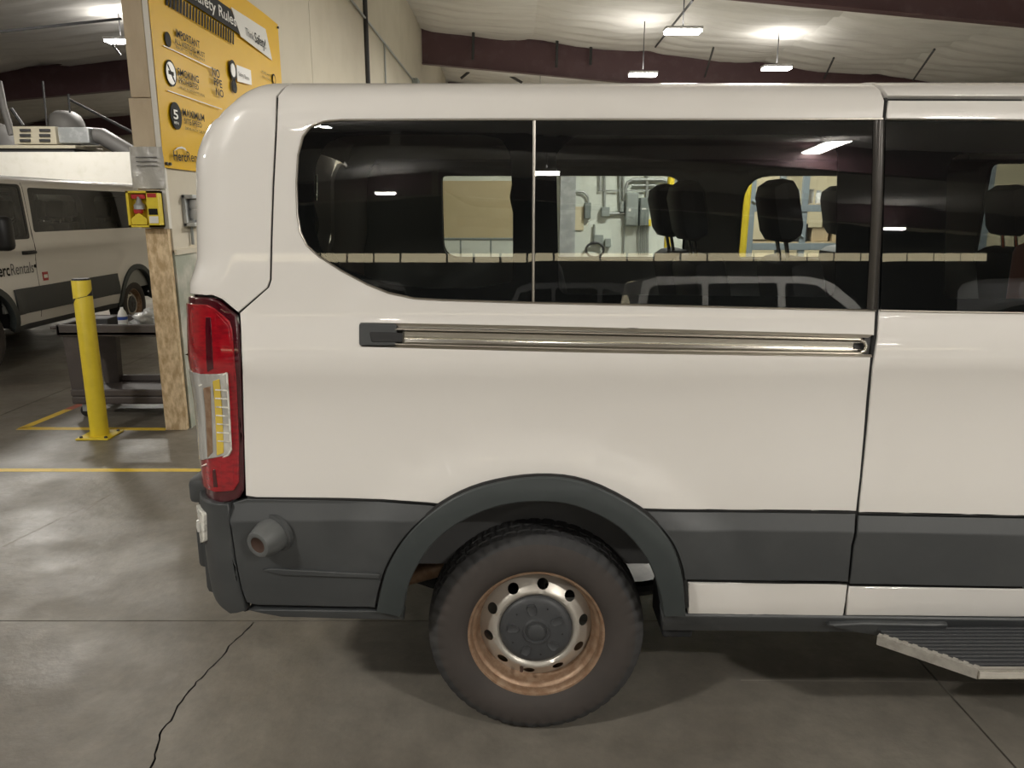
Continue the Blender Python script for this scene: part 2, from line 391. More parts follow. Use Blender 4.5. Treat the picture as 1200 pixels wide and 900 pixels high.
# partition wall running away from the camera on the left, in panels
WX0, WX1 = -2.76, -2.60
WY0 = 5.95
part = MB().box((WX0+.02, WY0+.05, 0), (WX1-.02, 32, 6.78)).build('wall_middle', 'wall'); tag(part, 'cream concrete partition wall carrying the yellow safety sign', kind='structure')
seams = [WY0+.03, 10.65, 14.9, 19.3, 23.7, 28, 32]
for a, b in zip(seams[:-1], seams[1:]):
    MB().box((WX1-.02, a+.008, 1.42), (WX1, b-.008, 6.77)).build('wall_panel', 'wall', part)
    MB().box((WX1-.02, a+.008, 0), (WX1+.004, b-.008, 1.40)).build('wall_panel', 'wallgreen', part)
    MB().box((WX0, a+.008, 0), (WX0+.02, b-.008, 6.77)).build('wall_panel', 'wall', part)
MB().box((WX1, WY0+.04, 1.385), (WX1+.02, 31.9, 1.425)).build('rail_strip', 'wall', part)
# end face: boards of chipboard and plywood
b1 = PY(150, -40, WY0)
pz1 = PY(172, 115, WY0).z; pz2 = PY(172, 268, WY0).z
MB().box((WX0-.02, WY0-.02, 0), (WX1-.01, WY0+.03, pz2), .004).build('end_board', 'osb', part)
MB().box((WX0-.035, WY0-.035, pz2+.005), (WX1-.03, WY0+.03, pz1-.003), .004).build('end_board', 'ply', part)
MB().box((WX0-.02, WY0-.025, pz1+.003), (WX1-.035, WY0+.03, 6.3), .004).build('end_board', 'ply', part)
MB().box((WX1-.03, WY0-.03, pz2), (WX1+.012, WY0+.02, 6.3), .003).build('corner_trim', 'whitetrim', part)
MB().tube([(WX1+.03, 14.55, 1.0), (WX1+.03, 14.55, 6.7)], .045, 12).build('downpipe', 'darksteel', part, 40)
mb = MB(); mb.tube([(WX1+.03, 8.5, 4.98), (WX1+.03, 21.5, 5.0)], .02, 8); mb.tube([(WX1+.03, 16.6, 5.0), (WX1+.03, 16.6, 3.4)], .018, 8)
mb.build('conduit', 'conduit', part, 40)
MB().box((WX1, 21.2, 4.7), (WX1+.15, 21.7, 5.05), .01).build('junction_box', 'greybox', part)

# ceiling insulation in blankets between purlins, rippled
roof = empty('ceiling', (0, 0, 0)); tag(roof, 'white rippled insulation ceiling sloping down from the ridge', kind='structure')
def ceil_panel(x0, x1, y0, y1, nx, ny):
    def fn(a, b):
        x = x0+(x1-x0)*a; y = y0+(y1-y0)*b
        z = ceil_z(x) - .10*math.sin(PI*a)**.6
        z += .035*math.sin(y*8.5+.8*math.sin(x*1.1)) + .02*math.sin(y*17+x*2) + .02*math.sin(x*3+y)
        return (x, y, z)
    vs, fs = grid_mesh(fn, nx, ny); return MB().add(vs, fs).build('insulation_panel', 'ceiling', roof, 80)
RAFT = [-22.9, -13.6, -4.3, 5.0, 14.3, 23.6, 33]
ys = [-29]+RAFT[:-1]+[34]
xs_ = [-24, -18.7, -13.4, -8.05, RIDGE_X, .6, 3.9, 7.2, 10.5, 13.8, 19.9, 26]
for a, b in zip(ys[:-1], ys[1:]):
    front = a >= 14
    for c, d in zip(xs_[:-1], xs_[1:]):
        ceil_panel(c, d, a, b, 9, 90 if front else 40)
# steel sheet above the blankets keeps the daylight out
mb = MB(); mb.prism([(-24.5, ceil_z(-24.5)+.1), (RIDGE_X, ceil_z(RIDGE_X)+.1), (26.5, ceil_z(26.5)+.1), (26.5, ceil_z(26.5)+.2), (RIDGE_X, ceil_z(RIDGE_X)+.2), (-24.5, ceil_z(-24.5)+.2)], 'y', -29.4, 34.4)
mb.build('roof_deck', 'darksteel', roof)
for ry in RAFT:
    for s, x1, words in ((1, 26, 'right'), (-1, -24, 'left')):
        mb = MB(); xa = RIDGE_X+.12*s
        za, zb = ceil_z(xa)-.06, ceil_z(x1)-.06; dp = .93
        dz = dp
        mb.prism([(xa, za), (x1, zb), (x1, zb-.75), (xa, za-dz)], 'y', ry-.008, ry+.008)
        for q in (0, 1):
            o0, o1 = (0, -.02) if q == 0 else (-dz, -dz+.02)
            o2, o3 = (0, -.02) if q == 0 else (-.75, -.73)
            mb.prism([(xa, za+o0), (x1, zb+o2), (x1, zb+o3), (xa, za+o1)], 'y', ry-.12, ry+.12)
        o = mb.build('roof_beam', 'beam', roof)
        o['label'] = 'dark maroon steel rafter'
# purlin struts and rods
for px, y0, y1, Y in [(555, 28, 70, 23.3), (653, 45, 79, 23.3), (693, 42, 76, 23.3)]:
    a, b = PY(px, y0, Y), PY(px-1, y1, Y)
    MB().tube([a, b], .045, 6).build('hanger_rod', 'darksteel', roof)
for p, q, Ya, Yb in [((812, 0), (768, 55), 15.5, 23), ((836, 56), (826, 90), 19.5, 23.2), ((977, 68), (966, 92), 19, 23), ((1095, 58), (1070, 94), 16, 22), ((0, 37), (142, 22), 15, 15), ((132, 53), (141, 64), 17, 19)]:
    a, b = PY(*p, Ya), PY(*q, Yb)
    MB().tube([a, b], .025, 6).build('brace_rod', 'darksteel', roof)
# further steel seen under the long rafter
mb = MB(); mb.tube([PY(540, 92, 30), PY(560, 76, 30)], .05, 6); mb.tube([PY(575, 76, 30), PY(612, 97, 30)], .05, 6); mb.build('brace_rod', 'darksteel', roof)

# ceiling lights: housing, glowing lens, the lamp's own light just under it, and an added upward fill
lm = MB().box((-.35, -.17, 0), (.35, .17, .05), .015); lh = lm.build('lamp_case', 'lampcase'); case_me = lh.data; bpy.data.objects.remove(lh)
lm = MB().box((-.33, -.15, -.05), (.33, .15, 0), .02); ll = lm.build('lamp_lens', 'lamp'); lens_me = ll.data; bpy.data.objects.remove(ll)
lm = MB().tube([(0, 0, .09), (0, 0, 1.3)], .012, 6); lr = lm.build('hanger', 'darksteel'); hang_me = lr.data; bpy.data.objects.remove(lr)
for x, y, dr, k, words in LIGHTS:
    z = ceil_z(x) - dr - .1
    e = empty('ceiling_light', (x, y, z), PI/2 if x == 6.9 else 0, words, 'lamp', 'ceiling lights of the warehouse')
    if x == 6.9: e.scale = (3.7, 1.4, 1)
    for nm, me in (('lamp_case', case_me), ('lamp_lens', lens_me)):
        o = bpy.data.objects.new(nm, me); COL.objects.link(o); o.parent = e
    o = bpy.data.objects.new('hanger', hang_me); COL.objects.link(o); o.parent = e; o.scale = (1, 1, max(.3, (dr+.05)/1.3))
    ld = bpy.data.lights.new('lamp_light', 'AREA'); ld.shape = 'RECTANGLE'; ld.size = .64; ld.size_y = .28; ld.energy = LIGHT_W*k; ld.color = (1, .96, .885)
    lo = bpy.data.objects.new('lamp_light', ld); COL.objects.link(lo); lo.parent = e; lo.location = (0, 0, -.07)
    ld = bpy.data.lights.new('ceiling_fill', 'AREA'); ld.shape = 'RECTANGLE'; ld.size = .64; ld.size_y = .28; ld.energy = LIGHT_W*k*(.07 if y > 14 else .26); ld.color = (1, .96, .885)  # upward light added to brighten the insulation, not part of the fixture
    lo = bpy.data.objects.new('ceiling_fill', ld); COL.objects.link(lo); lo.parent = e; lo.location = (0, 0, .11); lo.rotation_euler = (PI, 0, 0)

# ------------------------------------------------------------------ the van model
VO = Vector((1.7, 3.25, 0))        # base point of the van
CY = 3.25
PROF = [(2.30,.36),(2.262,.45),(2.245,.52),(2.232,.60),(2.224,.72),(2.220,.87),(2.223,.95),(2.226,1.05),(2.224,1.15),(2.214,1.235),(2.206,1.28),(2.209,1.33),(2.2205,1.40),(2.2265,1.43),(2.2285,1.455),(2.2305,1.49),(2.2368,1.60),(2.250,1.80),(2.264,1.97),(2.276,2.01),(2.30,2.047),(2.35,2.077),(2.44,2.097),(2.60,2.110),(2.9,2.118),(3.25,2.12)]
def crom(P, n=8):
    out = []
    for i in range(len(P)-1):
        p0 = Vector(P[max(i-1, 0)]); p1 = Vector(P[i]); p2 = Vector(P[i+1]); p3 = Vector(P[min(i+2, len(P)-1)])
        for k in range(n):
            t = k/n; out.append(.5*((2*p1)+(p2-p0)*t+(2*p0-5*p1+4*p2-p3)*t*t+(3*p1-p0-3*p2+p3)*t**3))
    out.append(Vector(P[-1])); return out
PD = crom(PROF); AL = [0]
for i in range(1, len(PD)): AL.append(AL[-1]+(PD[i]-PD[i-1]).length)
from bisect import bisect_right
def prof(v):
    v = max(0, min(AL[-1]-1e-6, v)); i = bisect_right(AL, v)-1; t = (v-AL[i])/(AL[i+1]-AL[i]); return PD[i].lerp(PD[i+1], t)
ZL = [p.y for p in PD]
def V(z):
    z = max(ZL[0], min(ZL[-1]-1e-6, z)); i = bisect_right(ZL, z)-1; i = min(i, len(ZL)-2)
    return AL[i]+(AL[i+1]-AL[i])*(z-ZL[i])/(ZL[i+1]-ZL[i])
def ss(a, b, x): t = max(0, min(1, (x-a)/(b-a))); return t*t*(3-2*t)
RR = .15; U0 = -.985+RR; UMIN = U0-RR*PI/2*.97
RF = .55; UF = 3.80; UMAX = UF+RF*1.25
WC = (.075, .36)
def Mp(u, v, off=0.0):
    e = .004
    p = prof(v); q = prof(v+e)-prof(v-e); q.normalize(); n = Vector((q.y, -q.x))   # inward (y,z)
    if n.x < 0 and q.y > 0: n = -n
    n = Vector((abs(q.y), -q.x)); z = p.y
    d = -off; x = u
    if u < U0:
        a = (U0-u)/RR; x = U0-(RR+off)*math.sin(a); d += (RR+off)*(1-math.cos(a)) if True else 0
    elif u > UF:
        a = (u-UF)/RF; x = UF+(RF+off)*math.sin(a); d += (RF+off)*(1-math.cos(a))
    lean = .03*ss(1.50, 1.60, z)+.05*max(0, z-1.6)+.09*ss(1.86, 2.12, z)
    x += lean*max(0, min(1, (U0+.35-u)/.35))
    # the body swells around the wheels
    for wx in (WC[0], 3.38):
        r = math.hypot(u-wx, (z-WC[1])*1.02); d -= .016*(1-ss(.60, .74, r))*ss(.3, .5, z)
    return Vector((x, p.x+n.x*d, z+n.y*d))
def UV(px, py, off=0.0):
    u = PY(px, py, 2.23).x; v = V(PY(px, py, 2.23).z)
    for _ in range(14):
        a = project(Mp(u, v, off)); e = 1e-4
        b = project(Mp(u+e, v, off)); c = project(Mp(u, v+e, off))
        j00, j10 = (b[0]-a[0])/e, (b[1]-a[1])/e; j01, j11 = (c[0]-a[0])/e, (c[1]-a[1])/e
        det = j00*j11-j01*j10; rx, ry = px-a[0], py-a[1]
        du = (j11*rx-j01*ry)/det; dv = (-j10*rx+j00*ry)/det
        k = min(1, .12/max(1e-9, math.hypot(du, dv))); u += du*k; v += dv*k
    return (u, v)
def dens(P, st, closed=True):
    out = []; n = len(P)
    for i in range(n if closed else n-1):
        a = Vector(P[i]); b = Vector(P[(i+1) % n]); k = max(1, int((b-a).length/st+.5))
        for j in range(k): out.append(tuple(a.lerp(b, j/k)))
    return out
def rnd(P, r, n=4):
    """round the corners of a polygon; r may be a list"""
    out = []; N_ = len(P)
    for i in range(N_):
        a, b, c = Vector(P[i-1]), Vector(P[i]), Vector(P[(i+1) % N_]); rr = r[i] if isinstance(r, (list, tuple)) else r
        d1 = (a-b); d2 = (c-b); k = min(rr, d1.length*.45, d2.length*.45)
        if k < 1e-5: out.append(tuple(b)); continue
        p = b+d1.normalized()*k; q = b+d2.normalized()*k
        for j in range(n+1):
            t = j/n; out.append(tuple(p*(1-t)**2+b*2*t*(1-t)+q*t*t))
    return out
def van_panel(name, outer, holes=(), off=0.0, depth=.02, m='paint', parent=None, far=False, step=.05, bev=.003, offfn=None, crease=None):
    st = min(step, .05)
    O = dens(outer, st); H = [dens(h, st) for h in holes]
    us = [p[0] for p in O]; vs_ = [p[1] for p in O]; pts = []
    iu0, iu1 = min(us), max(us); iv0, iv1 = min(vs_), max(vs_)
    u = iu0+step*.37
    while u < iu1:
        v = iv0+step*.41
        su = step*.5 if u < U0+.02 else step
        while v < iv1:
            sv = step*.5 if prof(v).y > 1.97 else step
            if pip((u, v), outer) and not any(pip((u, v), h) for h in holes): pts.append((u, v))
            v += sv
        u += su
    if crease:
        pts = [p for p in pts if min(abs(p[1]-(crease(p[0])-q)) for q in (.055,)) > .012]
        u = iu0+.01
        while u < iu1:
            for q in (.050, .060):
                if pip((u, crease(u)-q), outer): pts.append((u, crease(u)-q))
            u += .02
    # keep interior points clear of the boundary
    B = O+[p for h in H for p in h]; cell = {}
    for p in B: cell.setdefault((int(p[0]//.03), int(p[1]//.03)), []).append(p)
    def clear(p):
        cx, cy = int(p[0]//.03), int(p[1]//.03)
        for i in (-1, 0, 1):
            for j in (-1, 0, 1):
                for q in cell.get((cx+i, cy+j), ()):
                    if (q[0]-p[0])**2+(q[1]-p[1])**2 < (.3*step)**2: return False
        return True
    pts = [p for p in pts if clear(p)]
    ov, of = cdt(O, H, pts)
    def MM(u, v, o):
        if offfn: o = o+offfn(u, v)
        return Mp(u, v, o)
    P3 = []; NR = []
    for q in ov:
        e = .003; p = MM(q.x, q.y, off); a = MM(q.x+e, q.y, off)-MM(q.x-e, q.y, off); b = MM(q.x, q.y+e, off)-MM(q.x, q.y-e, off)
        n = a.cross(b).normalized()
        P3.append(p); NR.append(n)
    n0 = len(P3); faces = []
    # orient
    for f in of:
        a, b, c = (ov[i] for i in f[:3]); 
        if (b-a).cross(c-a) < 0: f = f[::-1]
        faces.append(f)
    used = {i for f in faces for i in f}
    # boundary edges -> bevel + skirt
    cnt = {}
    for f in faces:
        for i in range(len(f)): a, b = f[i], f[(i+1) % len(f)]; cnt[(a, b)] = 1
    bd = [(a, b) for (a, b) in cnt if (b, a) not in cnt]
    idx = {}
    # outward direction in uv for bevel
    od = {}
    for a, b in bd:
        d = ov[b]-ov[a]; nn = Vector((d.y, -d.x))
        if nn.length > 0: nn.normalize()
        for i in (a, b): od[i] = od.get(i, Vector((0, 0)))+nn
    verts = list(P3); norms = list(NR)
    for i, nn in od.items():
        if nn.length > 0: nn.normalize()
        q = ov[i]; q1 = q+nn*bev; 
        t1 = Mp(q1.x, q1.y, 0)-Mp(q.x, q.y, 0)
        if t1.length > 0: t1.normalize()
        idx[i] = len(verts)
        N1 = NR[i]; verts[i] = P3[i]-t1*bev; P3[i] = P3[i]-t1*bev
        verts += [P3[i]+t1*bev*.7-N1*bev*.3, P3[i]+t1*bev-N1*bev, P3[i]+t1*bev-N1*bev, P3[i]+t1*bev-N1*depth]
        norms += [(N1+t1).normalized(), (N1*.3+t1).normalized(), t1, t1]
    for a, b in bd:
        A, B_ = idx[a], idx[b]
        faces += [(b, a, A, B_), (B_, A, A+1, B_+1), (B_+2, A+2, A+3, B_+3)]
    if far:
        verts = [Vector((p.x, 2*CY-p.y, p.z)) for p in verts]; norms = [Vector((n.x, -n.y, n.z)) for n in norms]
        faces = [tuple(f)[::-1] for f in faces]
    me = bpy.data.meshes.new(name); me.from_pydata([tuple(p-VO) for p in verts], [], faces)
    for p in me.polygons: p.use_smooth = True
    me.normals_split_custom_set_from_vertices([tuple(n) for n in norms])
    me.validate(clean_customdata=False)
    return link(name, me, m, parent)

def XZ(x, z): return (x, V(z))
van = empty('passenger_van', VO, 0, 'white passenger van in the foreground with dark grey lower cladding and tinted side windows', 'van')
VR = V(2.104)
# --- near side, traced on the real surface of the body
seamL = [(326, 112), (324, 160), (321, 220), (319, 280), (318, 328), (315, 337), (281, 367)]
lampR = [(282, 380), (284, 440), (286, 520), (288, 581)]
arch_o = [(442, 711), (453, 667), (478, 626), (519, 591), (567, 569), (630, 559), (687, 566), (747, 596), (782, 629), (798, 667), (803, 718)]
arch_i = [(473, 716), (478, 689), (490, 662), (509, 636), (538, 613), (582, 594), (630, 588), (677, 594), (725, 618), (757, 654), (772, 692), (777, 719)]
def smoothline(P, n=4): 
    P = [tuple(p) for p in P]; return [tuple(q) for q in crom(P, n)]
arch_o = smoothline(arch_o); arch_i = smoothline(arch_i)
ao = [p for p in arch_o if 519 <= p[0] <= 748 and p[1] <= 597]
seamR = [(1003.5, 599), (1008, 560), (1012.5, 510), (1016, 465), (1020.5, 418)]
def UR(L, o=0.0): return [UV(*p, o) for p in L]
def U(L, o=0.0):
    D = []
    for a, b in zip(L[:-1], L[1:]):
        k = max(1, int(math.hypot(b[0]-a[0], b[1]-a[1])/16)); D += [(a[0]+(b[0]-a[0])*j/k, a[1]+(b[1]-a[1])*j/k) for j in range(k)]
    return [UV(*p, o) for p in D+[L[-1]]]
uL = UV(326, 112)
out = [(uL[0], VR)]+U(seamL)+U(lampR)+U([(300, 583), (400, 584), (450, 585.5), (500, 589)])+U(ao)+U([(780, 597), (880, 598)])+U(seamR)
out += U([(820, 415), (600, 410.5), (424, 405.5), (423, 378.5), (600, 382), (800, 387), (1024.5, 393), (1026, 364)])
# window aperture of the side panel is cut as a notch from the door gap
win = [(1025.5, 363.5), (900, 361), (760, 357.5), (620, 354.5), (520, 351.5), (485, 349.5), (455, 343), (430, 333), (400, 317), (374, 300.5), (360, 288), (352, 272), (348.5, 250), (347.5, 215), (349.5, 182), (355, 160), (364, 148.5), (380, 142.5), (400, 140.5), (600, 140), (800, 140), (1034.5, 139.5)]
uR = UV(1036.5, 118)
out += U(win[:5])+smoothline(U(win[4:19]), 3)[1:]+U(win[19:])+[uR, (uR[0], VR)]
van_panel('side_panel', out, m='paint', parent=van)
# rear corner panel
lampTop = [(234, 345.5), (249, 346), (260, 350.5), (279, 366)]
sl = [(p[0]-2.2, p[1]) for p in seamL[:-1]]
ul = UV(324, 112)
ltop = U(lampTop)
out = [(ul[0], VR), (UMIN, VR), (UMIN, ltop[0][1])]+ltop+U(sl[::-1])
van_panel('corner_panel', out, m='paint', parent=van, step=.035)
# lamp, bumper, cladding
lampo = U([(240, 348.5), (249, 349.5), (259, 354), (277, 369), (280, 385), (282.5, 440), (285, 520), (286, 574), (281, 583), (270, 588), (252, 587)])
vb = lampo[-1][1]
lamp = van_panel('tail_lamp', [(UMIN, lampo[0][1])]+lampo+[(UMIN, vb)], off=.006, m='darkred', parent=van, step=.03, bev=.006)
lamp['label'] = 'red tail lamp with a clear section'
uv = lambda a, b, o=.012: UV(a, b, o)
lens1 = [(UMIN, lampo[0][1]-.02)]+U([(243, 357), (252, 362), (269, 376), (272, 386), (277, 450), (280, 520), (280, 565), (274, 575), (252, 577)], .01)
lens1 += [(UMIN, lens1[-1][1])]
clearP = [(UMIN+.004, UV(262, 452, .012)[1]-.02)]+U([(266, 437), (269, 470), (271, 527), (268, 533), (240, 546)], .012)
clearP = [(UMIN+.004, clearP[1][1]-.035)]+clearP[1:-1]+[(UMIN+.004, clearP[-1][1]-.01)]
van_panel('red_lens', lens1, off=.012, m='red', parent=lamp, step=.03, bev=.004)
van_panel('clear_lens', clearP, off=.0155, m='clear', parent=lamp, step=.03, bev=.003)
for P_ in ([(231.5, 452), (266, 437)], [(266, 437), (271, 527)], [(271, 527), (268, 533), (237, 546)]):
    mb = MB(VO); mb.tube([Mp(*UV(max(p[0], 233.5), p[1], .016), .0165) for p in P_], .0028, 6); mb.build('lens_frame', 'lenswhite', lamp, 60)
van_panel('bulb_holder', U([(238, 455), (246, 453), (249, 530), (243, 536)], .017), off=.0172, depth=.003, m='rust', parent=lamp, step=.03, bev=.001)
van_panel('amber_reflector', rnd(UR([(249, 447), (257, 444), (262, 531), (254, 534)], .017), .004), off=.0175, depth=.003, m='amber', parent=lamp, step=.03, bev=.001)
for k, (pa, pb) in enumerate([((252, 456), (266, 457)), ((252, 466), (267, 467)), ((253, 476), (267, 477)), ((253, 486), (268, 487)), ((254, 496), (268, 497)), ((254, 506), (269, 507)), ((255, 516), (269, 517))]):
    van_panel('lens_rib', U([pa, pb, (pb[0], pb[1]+1.6), (pa[0], pa[1]+1.6)], .019), off=.0195, depth=.003, m='lenswhite', parent=lamp, step=.04, bev=.0006)
van_panel('inner_reflector', U([(233, 362), (240, 362), (247, 440), (238, 443)], .013)[:0] or U([(241, 372), (247, 372), (250, 432), (243, 436)], .013), off=.0135, depth=.003, m='darkred', parent=lamp, step=.03, bev=.001)
van_panel('inner_reflector', U([(252, 366), (268, 382), (271, 408), (253, 404)], .013), off=.0135, depth=.003, m='red', parent=lamp, step=.03, bev=.002)
van_panel('inner_reflector', U([(249, 551), (252, 550), (255, 571), (250, 571)], .013), off=.0135, depth=.003, m='darkred', parent=lamp, step=.03, bev=.001)
van_panel('inner_reflector', U([(258, 545), (273, 540), (274, 566), (260, 570)], .013), off=.0135, depth=.003, m='red', parent=lamp, step=.03, bev=.002)

CO = .022
def cham(vtop, k=.055, a=.022):   # cladding: chamfered top shoulder
    return lambda u, v: -a*max(0, min(1, 1-(vtop(u)-v)/k))
topline = U([(268, 589), (450, 587), (747, 598), (1003, 601), (1200, 605)])
def vtop(u):
    for a, b in zip(topline[:-1], topline[1:]):
        if u <= b[0] or b is topline[-1]: 
            t = max(-.5, min(3, (u-a[0])/(b[0]-a[0]))); return a[1]+(b[1]-a[1])*t
rc = U([(269, 590), (289, 585), (400, 586.5), (450, 588), (500, 591.5), (516, 593.5)], 0)
lo_ = [p for p in arch_o if p[0] < 516][::-1]
lo_ = [(p[0]-2.5, p[1]+1.5) for p in lo_]
out = rc+U(lo_, CO)+U([(440, 711.5), (380, 711), (300, 709), (289, 706), (283, 690), (276, 655), (271, 620)], CO)
clad = van_panel('rear_cladding', out, off=CO, m='clad', parent=van, offfn=cham(vtop), step=.028, crease=vtop)
van_panel('character_line', U([(308, 668), (316, 666.5), (445, 673), (444, 678), (330, 674)], .028), off=.030, depth=.012, m='clad', parent=clad, step=.04, bev=.003)
van_panel('lower_lip', U([(292, 713), (380, 714), (441, 714.5), (470, 716), (474, 724), (440, 724), (330, 721)], .012), off=.02, depth=.05, m='clad', parent=clad, bev=.003)
bump_r = U([(268, 591), (270, 620), (275, 655), (282, 690), (289, 715)], .02)
bz0 = V(.455); bz1 = UV(252, 590, .02)[1]
out = [(UMIN, bz1-.004), (UV(245, 590, .02)[0], bz1)]+bump_r+[(UV(270, 716, .02)[0], bz0), (UMIN, bz0+.03)]
bumper = van_panel('rear_bumper', out, off=.024, depth=.05, m='clad', parent=van, step=.035, bev=.006)
# bumper across the back, plus tow step
mb = MB(VO); mb.box((-1.035, 2.36, .46), (-.9, 4.14, .855), .03); mb.build('bumper_beam', 'clad', bumper, 30)
mb = MB(VO); mb.box((-1.075, 2.42, .53), (-1.0, 2.60, .70), .02); mb.build('tow_step', 'clad', bumper, 30)
mb = MB(VO); mb.box((-1.045, 2.33, .80), (-.95, 2.5, .885), .02); mb.build('step_pad', 'clad', bumper, 30)
# marker lamp on the bumper corner
mk = UR([(236, 598), (240, 602), (241, 634), (235, 639)], .03)
mk = [(mk[0][0]-.05, mk[0][1]), mk[0], mk[1], mk[2], mk[3], (mk[3][0]-.05, mk[3][1])]
ml = van_panel('marker_lamp', rnd(mk, .008), off=.036, depth=.03, m='lenswhite', parent=van, step=.03, bev=.004)
c_ = UV(236, 618, .036); cc = Mp(c_[0]-.012, c_[1], .037)
mb = MB(VO); mb.lathe([(0, -.02), (.008, -.018), (.011, 0), (.008, .018), (0, .02)], cc, 'z', 12); mb.build('bulb', 'clear', ml, 50)
# round socket (tube with an open end)
s0 = Mp(*UV(317, 628, .022), .022); ax = Vector((-.40, -.88, -.12)).normalized()
mb = MB(VO)
def ringtube(mb, c, ax, prof_, seg=28):
    u = ax.cross(Vector((0, 0, 1))).normalized(); w_ = ax.cross(u); vs = []; n = len(prof_)
    for k in range(seg):
        a = 2*PI*k/seg
        for r, h in prof_: vs.append(c+ax*h+(u*math.cos(a)+w_*math.sin(a))*r)
    fs = [(k*n+i, ((k+1) % seg)*n+i, ((k+1) % seg)*n+i+1, k*n+i+1) for k in range(seg) for i in range(n-1)]
    mb.add(vs, fs)
ringtube(mb, s0, ax, [(.056, -.02), (.054, .012), (.049, .03), (.044, .05), (.040, .058), (.033, .060), (.026, .058), (.025, .03)])
sk = mb.build('round_socket', 'sensor', van, 40)
mb = MB(VO); ringtube(mb, s0, ax, [(.0262, .0575), (.015, .050), (.0001, .049)]); mb.build('socket_opening', 'sensorhole', sk, 60)
mb = MB(VO); ringtube(mb, s0+ax*-.012, ax, [(.068, -.012), (.066, .0), (.057, .004), (.054, .0)]); mb.build('socket_flange', 'clad', sk, 40)

# wheel-arch trim
aoU = U(arch_o, .03); aiU = U(arch_i, .035)
ring = aoU+[UV(803, 721, .03), UV(778, 722, .03)]+aiU[::-1]+[UV(470, 722, .03), UV(441, 716, .03)]
def arcoff(u, v):
    z = prof(v).y; r = math.hypot(u-.07, z-.40); return -.010*ss(.50, .56, r)
van_panel('wheel_arch_trim', ring, off=.038, depth=.085, m='flare', parent=van, step=.035, bev=.006, offfn=arcoff)
hi_ = [(p[0]+2.5, p[1]+1.0) for p in arch_o if p[0] > 750]
out = U([(750, 599), (880, 600.5), (1002.5, 602)])+U([(998, 640), (994, 682)], CO)+U([(900, 681), (806, 679.5)], CO)+U(hi_[:-3][::-1], CO)
van_panel('middle_cladding', out, off=CO, m='clad', parent=van, offfn=cham(vtop), step=.028, crease=vtop)
van_panel('sill_panel', rnd(UR([(806, 683), (993.5, 686), (988, 723.5), (806, 722)], .004), .004), off=.004, m='paint', parent=van, bev=.005)

# sliding door
seamD = [(1041, 119), (1038.5, 139.5)]
XD = 2.36
vt = lambda px, py: UV(px, py)[1]
door_out = U(seamD)+[(XD, vt(1100, 139.5)), (XD, vt(1200, 366)+.0)]+U([(1200, 366), (1100, 364.5), (1030.5, 363), (1028.5, 395), (1023, 430), (1019.5, 470), (1015.5, 515), (1010.5, 565), (1006.5, 600)])
XD2 = 2.40
door_out = U([(1041.2, 117.5)])+U([(1038.8, 140)])+[(1.4, vt(1180, 141)), (2.30, vt(1190, 141.5)), (2.30, vt(1200, 366)-.012)]+U([(1190, 366), (1100, 364.5), (1030.5, 363), (1028.5, 395), (1023, 430), (1019.5, 470), (1015.5, 515), (1010.5, 565), (1006.5, 600.5)])+U([(1190, 604.5)])
zc0 = door_out[-1][1]
door_out += [(XD2, zc0-.015), (XD2, vt(1200, 118.5))]
door = van_panel('sliding_door', door_out, m='paint', parent=van)
out = U([(1006, 603.5), (1190, 607)])+[(XD2, zc0-.025), (XD2, V(.572))]+U([(1190, 688), (996, 684.5), (1001, 640)], CO)
van_panel('door_cladding', out, off=CO, m='clad', parent=door, offfn=cham(vtop), step=.028, crease=vtop)
out = U([(995.5, 688), (1190, 691)], .004)+[(XD2, V(.565)), (XD2, V(.462))]+U([(1190, 723.5), (991, 721.5)], .004)
van_panel('door_sill', out, off=.004, m='paint', parent=door, bev=.005)
# roof rail over door
ua = UV(1038.5, 112)
out = [(ua[0]+.004, VR), (ua[0]+.004, UV(1041, 112)[1]), (XD2+.0, UV(1190, 114)[1]), (3.0, UV(1190, 114)[1]-.01), (3.0, VR)]
van_panel('roof_rail', out, m='paint', parent=van, off=.002)
# black backing behind the gaps, set inside the skin
def bead(name, pts, m, r=.004, off=-.004, parent=van):
    mb = MB(VO); mb.tube([Mp(*UV(*p), off) for p in pts], r, 6); return mb.build(name, m, parent, 60)
bead('bumper_gap', [(268, 588), (270, 620), (275, 655), (282, 690), (289, 713)], 'seam', .014, .002)
bead('door_gap', [(1039, 112), (1037, 141), (1028.5, 363), (1026.5, 395), (1021, 430), (1017.8, 470), (1013.8, 515), (1009, 565), (1004.8, 602), (999, 645), (993.8, 686), (989.8, 722)], 'seam', .010, -.014)
bead('door_gap', [(1038, 115.5), (1100, 115.8), (1199, 116.5)], 'seam', .008, -.012)
bead('corner_gap', [(325, 112), (322.5, 160), (319.7, 220), (317.8, 280), (316.8, 328), (313.5, 337), (280, 366)], 'seam', .006, -.010)
bead('cladding_gap', [(290, 584.5), (450, 587), (512, 591), (516, 592)], 'seam', .006, -.008)
bead('cladding_gap', [(750, 598), (880, 599.5), (1003, 601.5)], 'seam', .006, -.008)
bead('cladding_gap', [(1007, 602.5), (1199, 606)], 'seam', .006, -.008)
bead('sill_gap', [(806, 681.5), (993, 685)], 'seam', .005, -.006)
bead('sill_gap', [(996, 687), (1199, 690.5)], 'seam', .005, -.006)
bead('arch_gap', arch_o[1:-1], 'seam', .013, .006)
bead('window_seal', [(1026, 364)]+win[1:], 'dullchrome', .0032, .0005)
bead('window_seal', [(1039, 139.8), (1100, 140), (1199, 141)], 'dullchrome', .0030, .0005)
bead('window_seal', [(1031, 364), (1100, 365.5), (1199, 367)], 'dullchrome', .0030, .0005)

